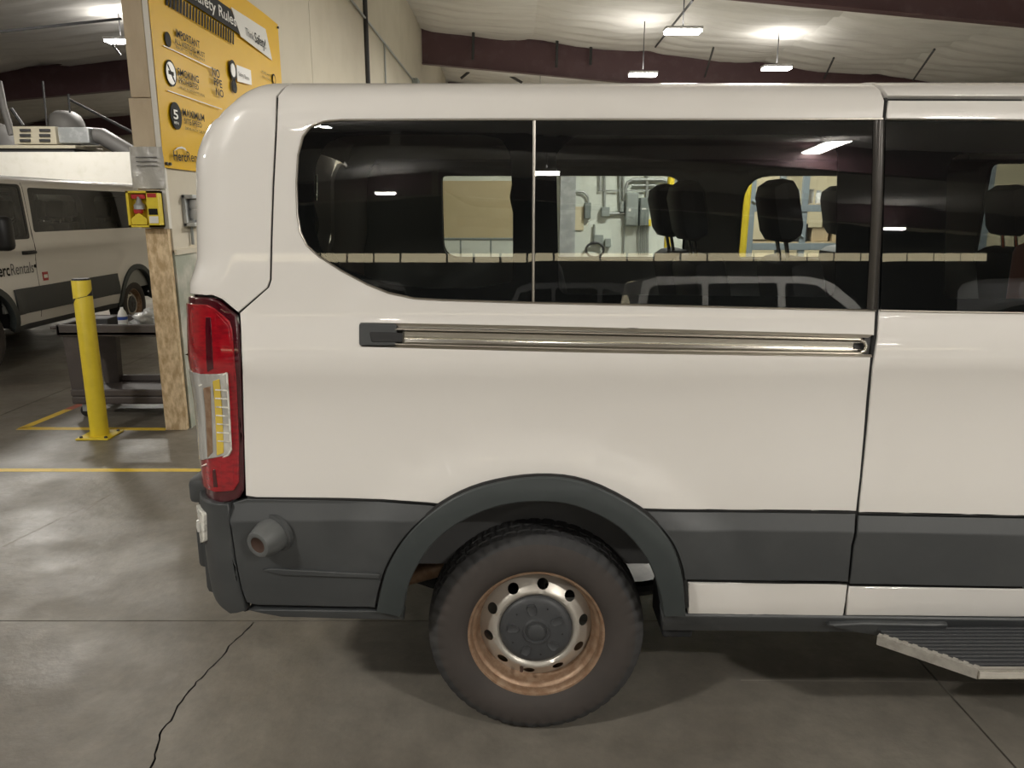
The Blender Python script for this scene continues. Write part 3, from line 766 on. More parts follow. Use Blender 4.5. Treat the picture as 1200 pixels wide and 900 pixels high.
# lower dark trim under the sills and a side shield
out = U([(776, 720.5), (990, 723), (1190, 726)], .01)+[(2.9, V(.452)), (2.9, V(.385))]+U([(1190, 744.5), (1000, 741.5), (776, 739)], .01)
ltrim = van_panel('lower_trim', out, off=.012, depth=.05, m='clad', parent=van, bev=.008)
van_panel('step_shield', smoothline(U([(968, 731), (1010, 729), (1110, 731), (1102, 742), (1088, 746.5), (1040, 745), (1000, 739), (968, 731)], .02), 2)[:-1], off=.028, depth=.03, m='clad', parent=ltrim, bev=.006)

# running board
zb = .405
pA = PZ(1028, 746, zb); pB = PZ(1146, 786, zb)
rb = MB(VO); rb.prism([(pA.x+.02, 2.30), (pB.x+.012, pB.y+.012), (2.95, pB.y+.012), (2.95, 2.30)], 'z', zb-.028, zb-.006)
rbo = rb.build('running_board', 'stepbar', van)
n_r = 11
for k in range(n_r):
    y = pB.y+.03+k*(2.27-pB.y-.03)/n_r; t = (y-pB.y)/(pA.y-pB.y); xa = pB.x+(pA.x-pB.x)*min(1, t)+.025
    MB(VO).box((xa, y, zb-.008), (2.95, y+.010, zb+.002), .002).build('tread_rib', 'stepbar', rbo)
d = (pB-pA); 
mb = MB(VO); n_ = 20
nrm = Vector((-d.y, d.x, 0)).normalized()
for k in range(n_):
    a = pA+d*(k/n_); b = pA+d*((k+1)/n_); h = zb+.003+.002*(k % 2)
    i0 = nrm*(.020+.003*(k % 2)) if nrm.x > 0 else -nrm*(.020+.003*(k % 2))
    mb.add([(a.x, a.y, zb-.028), (b.x, b.y, zb-.028), (b.x+i0.x, b.y+i0.y, zb-.028), (a.x+i0.x, a.y+i0.y, zb-.028), (a.x, a.y, h), (b.x, b.y, h), (b.x+i0.x, b.y+i0.y, h), (a.x+i0.x, a.y+i0.y, h)],
           [(0,3,2,1),(4,5,6,7),(0,1,5,4),(1,2,6,5),(2,3,7,6),(3,0,4,7)])
mb.build('end_cap', 'aluminium', rbo)
MB(VO).box((pB.x, pB.y-.004, zb-.028), (2.95, pB.y+.022, zb+.002), .004).build('edge_strip', 'chrome', rbo)
for xx in (1.5, 2.3): MB(VO).box((xx, 2.2, .33), (xx+.06, 2.7, .365)).build('bracket', 'under', rbo)

# slide track in its recess
tk_t = [(464, 380.5), (740, 386.5), (1014, 394)]; 
def band(name, top, bot, off0, off1, m, parent, nseg=24, bulge=0):
    mb = MB(VO); N0 = len(top); ring_ = []
    T = crom(top, 6); B_ = crom(bot, 6)
    rows = []
    for a, b in zip(T, B_):
        row = []
        for j in range(5):
            t = j/4; px = a.x+(b.x-a.x)*t; py = a.y+(b.y-a.y)*t
            o = off0+(off1-off0)*t+bulge*math.sin(PI*t)
            row.append(Mp(*UV(px, py), o))
        rows.append(row)
    vs = [p for r_ in rows for p in r_]; fs = [(i*5+j, i*5+j+1, (i+1)*5+j+1, (i+1)*5+j) for i in range(len(rows)-1) for j in range(4)]
    mb.add(vs, fs); return mb.build(name, m, parent, 70)
trk = band('slide_track', [(422, 378.5), (700, 384), (1022, 392.5)], [(422, 406), (700, 413), (1022, 418)], -.022, -.022, 'dullchrome', van)
band('track_top', [(422, 378), (700, 383.7), (1023, 392.2)], [(422, 381), (700, 387), (1018, 396)], .0, -.004, 'dullchrome', trk)
band('upper_rail', [(463, 384), (700, 389), (1008, 396.5)], [(463, 388.5), (700, 393.5), (1008, 401)], -.003, -.003, 'chrome', trk, bulge=.011)
band('track_groove', [(463, 388.5), (700, 393.5), (1008, 401)], [(463, 400.5), (700, 406), (1008, 411)], -.012, -.016, 'chrome', trk, bulge=-.003)
band('lower_rail', [(463, 400.5), (700, 406), (1008, 410.5)], [(463, 404.5), (700, 410.5), (1008, 415)], -.003, -.003, 'chrome', trk, bulge=.011)
band('track_lip', [(422, 403.8), (700, 410.5), (1022, 415.5)], [(422, 406.2), (700, 413.3), (1022, 418.5)], -.004, .001, 'dullchrome', trk)
mb = MB(VO); mb.tube([Mp(*UV(1008, 398.7), .001), Mp(*UV(1013, 401), .0), Mp(*UV(1015, 406), -.001), Mp(*UV(1013, 411), 0), Mp(*UV(1008, 413), .001)], .006, 8); mb.build('rail_end', 'chrome', trk, 60)
van_panel('end_cap', rnd(UR([(421, 378.5), (465, 379.5), (465, 405), (421, 405)]), .008), off=.004, depth=.03, m='clad', parent=trk, bev=.003)
van_panel('cap_slot', rnd(UR([(433, 389), (472, 390), (472, 401), (436, 401)]), .006), off=.006, depth=.02, m='black', parent=trk, bev=.002)
van_panel('track_mouth', U([(1015, 394), (1025, 394), (1022, 417), (1014, 417)]), off=-.012, depth=.02, m='black', parent=trk, bev=.001)
van_panel('track_mouth', U([(1003, 402), (1015, 402), (1014, 410), (1003, 409)]), off=-.013, depth=.004, m='black', parent=trk, bev=.001)

# glass with printed border behind
def pane(name, outer, holes, parent, gm='glass', far=False):
    o = van_panel(name, outer, off=-.002, depth=.004, m=gm, parent=parent, far=far, bev=.0005)
    van_panel('glass_border', outer, holes, off=-.0075, depth=.003, m='frit', parent=o, far=far, bev=.0005)
    return o
paneA = smoothline(U(win[4:19]), 3)
pA_out = U([(623, 355)])+paneA+U([(500, 141), (624.5, 141)])
holeA = smoothline(U([(385, 320), (372, 290), (367, 250), (367, 210), (371, 182), (385, 164), (410, 157), (500, 156), (570, 157), (590, 162), (599, 180), (600, 240), (600, 333), (560, 336), (500, 336), (440, 335), (412, 333), (385, 320)]), 2)[:-1]
holeA = [p for p in U([(388, 307), (375, 292), (368, 265), (367, 215), (370, 190), (381, 168), (400, 159), (430, 157), (500, 156.5), (565, 157), (588, 162), (598, 180), (601, 240), (601, 330), (560, 338), (500, 338), (455, 333), (420, 322)])]
pane('window_glass', pA_out, [rnd(holeA, .01, 2)], van)
pB_out = U([(626.8, 355), (760, 357.8), (900, 361), (1023, 363)])+U([(1030, 141), (800, 141), (627.2, 141)])
holeB = rnd(UR([(655, 345), (652, 180), (672, 158), (960, 157), (983, 172), (980, 348)]), [.03, .01, .07, .06, .03, .03], 5)
pane('window_glass', pB_out, [holeB], van)
bead('glass_divider', [(626, 141), (625.4, 250), (625, 355)], 'dullchrome', .0045, -.001)
band('pillar_trim', [(1023.5, 141), (1021, 250), (1015.5, 363)], [(1036.8, 141), (1034, 250), (1028.2, 363)], .0, .0, 'trim', van, bulge=.007)
pC_out = U([(1032.5, 363), (1038.5, 141.5), (1100, 141.5), (1190, 142)])
pC_out = U([(1038.5, 141.5), (1190, 142)])+[(2.29, vt(1190, 142)), (2.29, vt(1200, 366)-.008)]+U([(1190, 365.5), (1032.5, 363)])
holeC = rnd([UV(1108, 350), UV(1112, 179), (2.2, vt(1190, 179)), (2.2, vt(1190, 350))], [.03, .06, .05, .05], 4)
pane('door_glass', pC_out, [holeC], door)
# bright clip seen inside the rear window
mb = MB(VO); mb.tube([PY(370.5, 205, 2.36), PY(370, 235, 2.36)], .004, 6); mb.build('window_clip', 'chrome', van, 50)

# --- front of the near side and whole far side
def side_front(far):
    nm = 'front_side' 
    out = [(2.41, V(.462)), (2.9, V(.45))]
    for k in range(13): a = PI-PI*k/12; out.append((3.38+.48*math.cos(a), V(.40+.50*max(0, math.sin(a))+.05)))
    out += [(3.9, V(.42)), (UMAX, V(.45)), (UMAX, V(.95)), (4.1, V(1.22)), (3.62, V(1.42)), (3.3, V(1.75)), (3.0, V(2.03)), (2.9, VR), (2.41, VR)]
    winF = rnd([XZ(2.50, 1.44), XZ(2.50, 1.97), XZ(2.93, 1.97), XZ(3.40, 1.52), XZ(3.40, 1.42)], .04)
    if far:
        return out, winF
    b = van_panel('front_door', out, [winF], m='paint', parent=van, step=.09)
    van_panel('door_glass', winF, off=-.002, depth=.004, m='glass_dark', parent=b, bev=.001)
    van_panel('door_cladding', [XZ(2.42, .58), (2.86, V(.58)), XZ(2.88, .80), XZ(2.92, .87), XZ(2.42, .87)], off=CO, m='clad', parent=b)
    return b
side_front(False)
fo, winF = side_front(True)
# far body skin in one piece: arches left open
out = [(UMIN, V(.45)), (-.45, V(.45))]
for k in range(13): a = PI-PI*k/12; out.append((.06+.46*math.cos(a), V(.42+.47*math.sin(a)+.03)))
out += [(.6, V(.45)), (2.9, V(.45))]+fo[2:-1]+[(UMIN, VR)]
bandw = rnd([XZ(-.80, 1.60), XZ(-.76, 1.97), XZ(2.33, 1.97), XZ(2.36, 1.47), XZ(-.55, 1.47)], [.12, .08, .05, .04, .12])
fs_ = van_panel('driver_side_panel', out, [bandw, winF], m='paint', parent=van, far=True, step=.09)
op1 = rnd([XZ(-.37, 1.475), XZ(-.37, 1.905), XZ(.93, 1.905), XZ(.93, 1.475)], [.09, .03, .14, .03], 5)
op2 = rnd([XZ(1.22, 1.475), XZ(1.22, 1.905), XZ(2.22, 1.905), XZ(2.22, 1.475)], [.03, .14, .05, .05], 5)
gfar = van_panel('side_glass', bandw, off=-.002, depth=.004, m='glass', parent=van, far=True, bev=.0005)
van_panel('glass_border', bandw, [op1, op2], off=-.008, depth=.003, m='frit', parent=gfar, far=True, bev=.0005)
van_panel('inner_lining', [XZ(-.8, .6), XZ(-.8, 2.0), XZ(3.0, 2.0), XZ(3.0, .6)], [op1, op2, winF], off=-.06, depth=.03, m='innertrim', parent=van, far=True, step=.2)
van_panel('door_glass', winF, off=-.002, depth=.004, m='glass_dark', parent=van, far=True, bev=.001)
van_panel('window_surround', rnd([XZ(2.46, 1.40), XZ(2.46, 2.0), XZ(2.96, 2.0), XZ(3.46, 1.53), XZ(3.46, 1.40)], .05), [winF], off=.003, depth=.006, m='black', parent=van, far=True, bev=.001)
# far cladding, arches, sill
ztop, zbot = .86, .58
for x0, x1 in ((-.9, -.46), (.60, 2.88)):
    van_panel('lower_cladding', [XZ(x0, zbot), XZ(x1, zbot), XZ(x1+.02*(x1 > 1), ztop), XZ(x0+.03*(x0 > 0), ztop)], off=CO, m='clad', parent=van, far=True, step=.12)
for wx in (.06, 3.38):
    P_ = [(wx+.54*math.cos(PI*k/20), V(.41+.54*math.sin(PI*k/20))) for k in range(21)]+[(wx+.46*math.cos(PI*k/20), V(.41+.47*math.sin(PI*k/20))) for k in range(20, -1, -1)]
    van_panel('wheel_arch_trim', P_, off=.022, depth=.07, m='flare', parent=van, far=True)
    if wx > 1: van_panel('wheel_arch_trim', P_, off=.022, depth=.07, m='flare', parent=van)
van_panel('lower_trim', [XZ(.6, .385), XZ(2.88, .385), XZ(2.88, .45), XZ(.6, .45)], off=.004, depth=.05, m='clad', parent=van, far=True, step=.15)
lampf = [(UMIN, V(1.46)), XZ(-.83, 1.38), XZ(-.79, 1.30), XZ(-.79, .90), XZ(-.86, .87), (UMIN, V(.87))]
van_panel('tail_lamp', lampf, off=.012, m='red', parent=van, far=True)
van_panel('bumper_corner', [(UMIN, V(.46)), XZ(-.75, .46), XZ(-.82, .86), (UMIN, V(.86))], off=.024, depth=.05, m='clad', parent=van, far=True)
van_panel('door_seam', [XZ(2.405, .50), XZ(2.412, .50), XZ(2.422, 2.02), XZ(2.415, 2.02)], off=.001, depth=.003, m='seam', parent=van, far=True, bev=.0002, step=.2)
van_panel('door_seam', [XZ(3.28, .95), XZ(3.287, .95), XZ(3.497, 1.42), XZ(3.49, 1.42)], off=.001, depth=.003, m='seam', parent=van, far=True, bev=.0002, step=.2)
for far in (True,):
    p = Mp(*XZ(2.62, 1.245), .02); p.y = 2*CY-p.y
    mb = MB(VO); mb.tube([(2.45, p.y-.02, 1.25), (2.47, p.y+.015, 1.25), (2.64, p.y+.015, 1.25), (2.66, p.y-.02, 1.25)], .02, 8); mb.build('door_handle', 'black', van, 50)
for s in (-1, 1):
    y = CY+s*1.06
    mb = MB(VO); mb.box((3.12, min(y, y+s*.24), 1.30), (3.27, max(y, y+s*.24), 1.66), .055); mb.tube([(3.30, CY+s*.98, 1.44), (3.20, y+s*.05, 1.44)], .05, 8)
    mb.build('door_mirror', 'black', van, 50)
# roof, rear doors, front, floor
mb = MB(VO)
def rf(a, b):
    u = UMIN+(3.0-UMIN)*a; p = Mp(u, VR, 0); v0 = VR; 
    vv = VR+(AL[-1]-VR)*(1-abs(2*b-1)); p = Mp(u, vv, -.001)
    if b > .5: p = Vector((p.x, 2*CY-p.y, p.z))
    p.z -= .012*(1-min(1, a/.04))**2
    return p
vs, fs = grid_mesh(rf, 60, 41); mb.add(vs, fs); mb.build('roof_panel', 'paint', van, 60)
mb = MB(VO); mb.box((-.80, 2.42, 2.045), (3.0, 4.08, 2.06)); mb.build('headliner', 'headliner', van)
def rlean(z): return .03*ss(1.50, 1.60, z)+.05*max(0, z-1.6)+.09*ss(1.86, 2.12, z)
def rear_quad(name, y0, y1, z0, z1, dx, m, parent, nz=24):
    mb = MB(VO)
    def fn(a, b):
        z = z0+(z1-z0)*b; y = y0+(y1-y0)*a
        yi = 2.375+.03*ss(1.8, 2.0, z)+.40*ss(1.95, 2.10, z)
        y = max(yi, min(2*CY-yi, y)); return (-.988+rlean(z)+dx, y, z)
    vs, fs = grid_mesh(fn, 9, nz); mb.add(vs, fs); return mb.build(name, m, parent, 60)
rd = rear_quad('rear_doors', 2.33, 4.17, .5, 2.112, .006, 'paint', van)
for s in (-1, 1): rear_quad('rear_glass', min(CY+s*.07, CY+s*.76), max(CY+s*.07, CY+s*.76), 1.36, 1.93, -.004, 'carglass', rd)
rear_quad('door_gap', CY-.005, CY+.005, .85, 2.05, -.002, 'seam', rd)
# front end swept between the two sides
FE = [(2.9, VR), XZ(3.0, 2.03), XZ(3.3, 1.75), XZ(3.62, 1.42), XZ(4.1, 1.22), (UMAX, V(.95)), (UMAX, V(.7)), (UMAX, V(.45))]
def sweep(a, b, m, name, bulge):
    pa = [Mp(*FE[i]) for i in range(a, b+1)]; mb = MB(VO)
    def fn(s, t):
        k = t*(len(pa)-1); i = min(int(k), len(pa)-2); p = pa[i].lerp(pa[i+1], k-i); q = Vector((p.x, 2*CY-p.y, p.z)); r = p.lerp(q, s)
        h = 1-(2*s-1)**2; return r+Vector((bulge[0]*h, 0, bulge[1]*h))
    vs, fs = grid_mesh(fn, 17, 2*(b-a)+1); mb.add(vs, fs); return mb.build(name, m, van, 50)
sweep(0, 1, 'paint', 'roof_front', (.03, .03)); sweep(1, 3, 'carglass', 'windscreen', (.12, .05)); sweep(3, 5, 'paint', 'bonnet', (.12, .06)); gr = sweep(5, 7, 'clad', 'front_bumper', (.12, 0))
mb = MB(VO); mb.box((4.25, CY-.5, .72), (4.47, CY+.5, .92), .03); mb.build('grille', 'black', gr)
for s in (-1, 1):
    mb = MB(VO); mb.box((4.10, min(CY+s*.62, CY+s*.86), .86), (4.36, max(CY+s*.62, CY+s*.86), 1.04), .04); mb.build('headlamp', 'clear', gr, 40)
mb = MB(VO)
mb.box((-.9, 2.36, .50), (-.42, 4.14, .56)); mb.box((-.42, 2.62, .68), (.60, 3.88, .80)); mb.box((.60, 2.36, .50), (2.9, 4.14, .56)); mb.box((2.9, 2.62, .5), (4.2, 3.88, .8))
mb.build('floor_pan', 'under', van)
mb = MB(VO); mb.box((-.9, 2.40, .56), (3.0, 4.10, .83)); mb.build('cabin_floor', 'vanfloor', van)
# chassis
mb = MB(VO)
mb.tube([(.075, 2.5, .36), (.075, 4.0, .36)], .05, 12); mb.lathe([(0, -.16), (.09, -.13), (.15, 0), (.09, .13), (0, .16)], (.075, CY, .36), 'y', 18)
mb.build('rear_axle', 'under', van, 40)
for s in (-1, 1):
    y = CY+s*.55
    mb = MB(VO); mb.box((-.95, y-.035, .46), (2.9, y+.035, .58)); mb.build('chassis_rail', 'under', van)
    mb = MB(VO); mb.tube([(-.62, y, .46), (-.3, y, .34), (.075, y, .30), (.5, y, .31), (.8, y, .36)], .028, 8); mb.build('leaf_spring', 'under', van, 40)
mb = MB(VO); mb.box((.62, 2.9, .36), (1.6, 3.6, .5), .03); mb.build('fuel_tank', 'under', van)
mb = MB(VO); mb.tube([(.0, 2.66, .50), (-.4, 2.62, .40), (-.6, 2.55, .36)], .035, 10); mb.build('exhaust_pipe', 'rust', van, 50)
# wheel housing liner (open underneath)
for wx in (.06, 3.38):
    for s in (-1, 1):
        mb = MB(VO); y0, y1 = CY+s*.96, CY+s*.62; pr = []
        def fn(a, b): 
            an = PI*a; r = .505-.03*math.sin(PI*a); return (wx+r*math.cos(an)*.93, y0+(y1-y0)*b, .43+(.46)*math.sin(an))
        vs, fs = grid_mesh(fn, 21, 3); mb.add(vs, fs); mb.build('wheel_liner', 'under', van, 60)
mb = MB(VO); mb.box((.50, 2.30, .34), (.60, 2.50, .47), .01); mb.build('mud_bracket', 'under', van)

# wheels
def wheel_parts(cx, cy, cz, s, parent):
    """s=-1 faces the camera side"""
    O = (cx, cy, cz)
    R = .366; W = .124
    prof_ = [(.222, .098), (.235, .112), (.262, .122), (.295, .122), (.325, .114), (.342, .105), (.352, .098)]
    tread_y = [.096, .088, .074, .070, .066, .050, .036, .033, .029, .014, .0]
    seg = 240
    full = [(r, y, 0) for r, y in prof_[:-1]]
    tr = []
    ty = tread_y+[-t for t in tread_y[:-1][::-1]]
    full += [(R-.004-.010*(abs(t)/.096)**3, t, 1) for t in ty]
    full += [(r, -y, 0) for r, y in prof_[:-1][::-1]]
    groove = {.070, .033, -.070, -.033}
    n = len(full); vs = []; fs = []
    for k in range(seg):
        a = 2*PI*k/seg
        for i, (r, y, t) in enumerate(full):
            rr = r
            if t:
                if round(y, 3) in groove: rr -= .009
                elif (k+int(abs(y)*200)) % 5 == 0: rr -= .0055
            elif r > .338 and k % 5 < 2: rr -= .008
            yo = y
            if not t and .30 < r < .338 and k % 5 < 2: yo = y*.985
            vs.append((cx+rr*math.cos(a), cy+s*yo, cz+rr*math.sin(a)))
        for i in range(n-1): fs.append((k*n+i, ((k+1) % seg)*n+i, ((k+1) % seg)*n+i+1, k*n+i+1))
    mb = MB(VO)
    lo = len(prof_)-2
    for kf, f in enumerate(fs):
        pass
    mb.add(vs, fs); mb.mi = [1 if (i % (n-1)) < lo-1 or (i % (n-1)) > n-1-lo else 0 for i in range(len(fs))]
    # disc with ventilation holes
    ring_o = [(.190*math.cos(2*PI*k/72), .190*math.sin(2*PI*k/72)) for k in range(72)]
    hub_h = [(.060*math.cos(2*PI*k/40), .060*math.sin(2*PI*k/40)) for k in range(40)]
    holes = [hub_h]
    for h in range(10):
        a = 2*PI*(h+.28)/10; c, s2 = math.cos(a), math.sin(a); H_ = []
        for q in range(14):
            t = 2*PI*q/14; rr, tt = .161+.0155*math.cos(t), .0195*math.sin(t); H_.append((rr*c-tt*s2, rr*s2+tt*c))
        holes.append(H_)
    pts = []
    for r in (.075, .09, .105, .118, .126, .134, .142, .150, .168, .176, .183):
        m_ = int(r*420)
        for k in range(m_): 
            p = (r*math.cos(2*PI*k/m_), r*math.sin(2*PI*k/m_))
            if not any(math.hypot(p[0]-sum(q[0] for q in h)/14, p[1]-sum(q[1] for q in h)/14) < .0245 for h in holes[1:]): pts.append(p)
    ov, of = cdt(ring_o, holes, pts)
    DP = [(.0, .055), (.118, .055), (.124, .062), (.130, .071), (.136, .073), (.142, .070), (.165, .052), (.180, .040), (.190, .030)]
    def dy(r):
        for a, b in zip(DP[:-1], DP[1:]):
            if r <= b[0]+1e-6: t = (r-a[0])/(b[0]-a[0]); return a[1]+(b[1]-a[1])*t
        return DP[-1][1]
    mr = MB(VO); nv = len(ov)
    mr.add([(cx+p.x, cy+s*dy(p.length), cz+p.y) for p in ov], of)
    rim = mr.build('wheel', 'steel', parent, 60)
    tire = mb.build('tyre', ['rubber', 'brown_rubber'], rim, 30)
    mbr = MB(VO)
    mbr.lathe([(.186, .028), (.190, .034), (.197, .046), (.199, .066), (.204, .074), (.211, .078), (.213, .094), (.219, .102), (.226, .103), (.228, .098), (.222, .09), (.205, .055), (.188, .025), (.188, -.06), (.222, -.10)], (0, 0, 0), 'y', 72)
    for i, v in enumerate(mbr.v): mbr.v[i] = (v[0]+VO.x+cx-VO.x, v[1], v[2])
    vv = []
    for v in mbr.v: 
        x_, y_, z_ = v[0], v[1]+VO.y, v[2]+VO.z
        vv.append((x_-0, y_, z_))
    mbr.v = [(p[0]-0 if False else p[0], (cy+s*p[1])-VO.y, cz+p[2]-VO.z) for p in vv]
    mbr.build('rim_barrel', 'rust', rim, 30)
    mh = MB(VO)
    prf = [(.0001, .090), (.024, .090), (.028, .088), (.030, .083), (.036, .083), (.038, .088), (.042, .088), (.046, .082), (.07, .079), (.10, .077), (.112, .074), (.120, .066), (.122, .055)]
    mh.lathe([(r, s*h) for r, h in prf], (cx, cy, cz), 'y', 48)
    hc = mh.build('hub_cap', 'hub', rim, 35)
    for h in range(5):
        a = 2*PI*h/5+.5; c, s2 = math.cos(a), math.sin(a); P_ = []
        for (rr, tt) in [(.055, .006), (.062, .013), (.085, .017), (.098, .012), (.098, -.012), (.085, -.017), (.062, -.013), (.055, -.006)]:
            P_.append((cx+rr*c-tt*s2, cz+rr*s2+tt*c))
        mp = MB(VO)
        cen = (sum(p[0] for p in P_)/8, sum(p[1] for p in P_)/8)
        vs = [(p[0], cy+s*.074, p[1]) for p in P_]+[(cen[0]+(p[0]-cen[0])*.86, cy+s*.0835, cen[1]+(p[1]-cen[1])*.86) for p in P_]+[(cen[0]+(p[0]-cen[0])*.6, cy+s*.0815, cen[1]+(p[1]-cen[1])*.6) for p in P_]
        fs = [(i, (i+1) % 8, (i+1) % 8+8, i+8) for i in range(8)]+[(8+i, 8+(i+1) % 8, (i+1) % 8+16, i+16) for i in range(8)]+[[16+i for i in range(8)]]
        mp.add(vs, fs); mp.build('cap_lobe', 'hub', hc, 50)
        a += PI/5; mp = MB(VO); mp.lathe([(.0001, s*.0795), (.003, s*.0795), (.003, s*.07)], (cx+.088*math.cos(a), cy, cz+.088*math.sin(a)), 'y', 8); mp.build('cap_hole', 'seam', hc)
    a = -PI/2-.32; mp = MB(VO); mp.tube([(cx+.150*math.cos(a), cy+s*.05, cz+.150*math.sin(a)), (cx+.152*math.cos(a), cy+s*.085, cz+.152*math.sin(a))], .006, 8); mp.build('valve_stem', 'sensorhole', rim)
    return rim
for wx in (.080, 3.38):
    for s in (-1, 1):
        cyw = 2.385 if s < 0 else 2*CY-2.385
        wheel_parts(wx, cyw, .3625, s, van)

# seats: one row = several seats, each a part with a headrest
def seat(x, y, parent):
    mb = MB(VO)
    mb.box((x-.02, y-.22, 1.10), (x+.42, y+.22, 1.22), .04)
    T = Matrix.Translation((x, y, 1.2)) @ Matrix.Rotation(math.radians(-12), 4, 'Y')
    mb.box((-.09, -.22, -.08), (.05, .22, .36), .045, T)
    mb.tube([(x+.1, y, .83), (x+.1, y, 1.12)], .05, 8)
    o = mb.build('passenger_seat', 'seatfab', parent, 40)
    mh = MB(VO); T2 = Matrix.Translation((x, y, 1.2)) @ Matrix.Rotation(math.radians(-12), 4, 'Y')
    mh.box((-.085, -.13, .42), (.035, .13, .66), .055, T2); hd = mh.build('headrest', 'seatfab', o, 40)
    mp = MB(VO); 
    for dy in (-.05, .05):
        a = T2 @ Vector((-.03, dy, .33)); b = T2 @ Vector((-.03, dy, .44)); mp.tube([a, b], .008, 6)
    mp.build('headrest_post', 'chrome', o)
for row, ys__ in [(-.74, (2.7, 3.2)), (.20, (3.0, 3.4, 3.88)), (.84, (3.15, 3.6)), (1.17, (3.05,)), (1.74, (3.45, 3.85)), (2.5, (2.75, 3.75))]:
    for y in ys__: seat(row, y, van)
mb = MB(VO); mb.box((1.75, 2.45, .84), (2.2, 2.75, 1.62), .04); mb.build('jump_seat', 'orange', van, 40)

# ------------------------------------------------------------------ second van on the left, nose towards us
rv = copy_tree(van)
rv.name = 'parked_van'
tag(rv, 'white passenger van parked at the left edge, partly hidden by the chipboard column', 'van')
# wheel axis 3.38 front at y = 8.0; driver's side (local +y = 1.03) at x = -5.5
rv.rotation_euler = (0, 0, -PI/2)
rv.location = (-5.5-1.03, 8.0+(3.38-VO.x), 0)
for o in rv.children:
    if o.name.startswith(('side_glass', 'window_glass')):
        o.material_slots[0].link = 'OBJECT'; o.material_slots[0].material = M['glass_dark']
# lettering on its door (shop name as written)
sx = lambda x, z: Vector((x, 2*CY-Mp(*XZ(x, z), .003).y, z))
def door_text(body, x0, x1, z, h, m, bold=0):
    p0 = sx(x0, z); p1 = sx(x1, z); up = sx(x0, z+h)-p0
    o = fit_text(body, p0, p1-p0, up, m, rv, 'door_lettering', bold, VO); return o
M['greyink'] = mat('grey_print', (.10, .10, .10), .5)
door_text('Herc', 3.20, 2.90, 1.02, .13, 'ink', .02)
door_text('Rentals', 2.88, 2.47, 1.02, .13, 'greyink')
c = sx(2.435, 1.09); mb = MB(VO); mb.lathe([(.0001, .004), (.02, .003), (.02, -.01)], c, 'y', 14); mb.build('logo_dot', 'ink', rv)
c = sx(2.27, .96); mb = MB(VO); mb.box((c.x-.05, c.y-.01, c.z-.05), (c.x+.05, c.y+.004, c.z+.05)); mb.build('red_sticker', 'redplastic', rv)
mb = MB(VO); mb.box((c.x-.035, c.y, c.z-.02), (c.x+.035, c.y+.006, c.z+.02)); mb.build('sticker_patch', 'signwhite', rv)

# ------------------------------------------------------------------ left background
booth = wallbox('wall_booth', (-16, 16.0, 0), (WX0-.3, 16.2, PY(80, 178, 16).z), 'whitetrim', 'low white booth wall behind the parked van')
booth2 = MB().box((-16, 16.2, PY(80, 178, 16).z-.1), (WX0-.3, 20.5, PY(80, 178, 16).z-.02)).build('booth_roof', 'darksteel', booth)
e = empty('ventilation_unit', PY(60, 175, 16.6), 0, 'beige ventilation unit with foil duct lying on top of the white booth wall', 'ventilation unit')
EO = Vector(e.location)
def bx3(name, pa, pb, Y0, Y1, m, bev=.01, parent=e, off=None):
    a = PY(*pa, Y0); b = PY(*pb, Y0); mb = MB(EO if off is None else off); mb.box((a.x, Y0, min(a.z, b.z)), (b.x, Y1, max(a.z, b.z)), bev); return mb.build(name, m, parent)
zt = PY(80, 178, 16).z
u1 = bx3('unit_case', (17, 169), (64, 148), 16.4, 17.3, 'beige')
for cx0 in (23, 46):
    for cy0 in (151, 157, 163): bx3('vent_slot', (cx0, cy0+3), (cx0+12, cy0), 16.37, 16.42, 'darksteel', 0, u1, EO)
bx3('base_rail', (0, 174), (88, 170), 16.3, 17.4, 'beige')
bx3('foil_box', (66, 168), (103, 149), 16.5, 17.2, 'galv', .03)
mb = MB(EO); mb.tube([PY(100, 158, 16.8), PY(120, 160, 16.8), PY(140, 172, 16.8), PY(160, 184, 16.8)], [.16, .17, .17, .17], 14); mb.build('flexible_duct', 'duct', e, 50)
mb = MB(EO); mb.lathe([(.0001, .36), (.18, .34), (.30, .26), (.36, .12), (.38, 0), (.38, -.3)], PY(78, 150, 17.4), 'z', 20); mb.build('fan_cowl', 'duct', e, 50)
mb = MB(EO); mb.lathe([(.0001, .3), (.3, .2), (.42, 0), (.42, -.6)], PY(0, 160, 18), 'z', 18); mb.build('round_duct', 'duct', e, 50)
mb = MB(EO); mb.tube([PY(-2, 95, 16.5), PY(4, 125, 16.5), PY(14, 158, 16.5)], .07, 8); mb.build('strut', 'duct', e, 50)
mb = MB(EO); mb.tube([PY(50, 95, 17), PY(55, 147, 17)], .02, 6); mb.tube([PY(80, 110, 17), PY(82, 132, 17)], .02, 6); mb.tube([PY(13, 127, 17), PY(27, 147, 17)], .035, 6)
mb.tube([PY(80, 116, 18), PY(155, 155, 18)], .03, 6); mb.build('support_rod', 'darksteel', e)
# floor base under ventilation unit reaches the booth roof
mb = MB(EO); mb.box((PY(0, 170, 16.4).x, 16.35, zt-.03), (PY(88, 170, 16.4).x, 17.3, PY(0, 173, 16.4).z)); mb.build('skid', 'darksteel', e)
# dark structure behind, under the left rafter

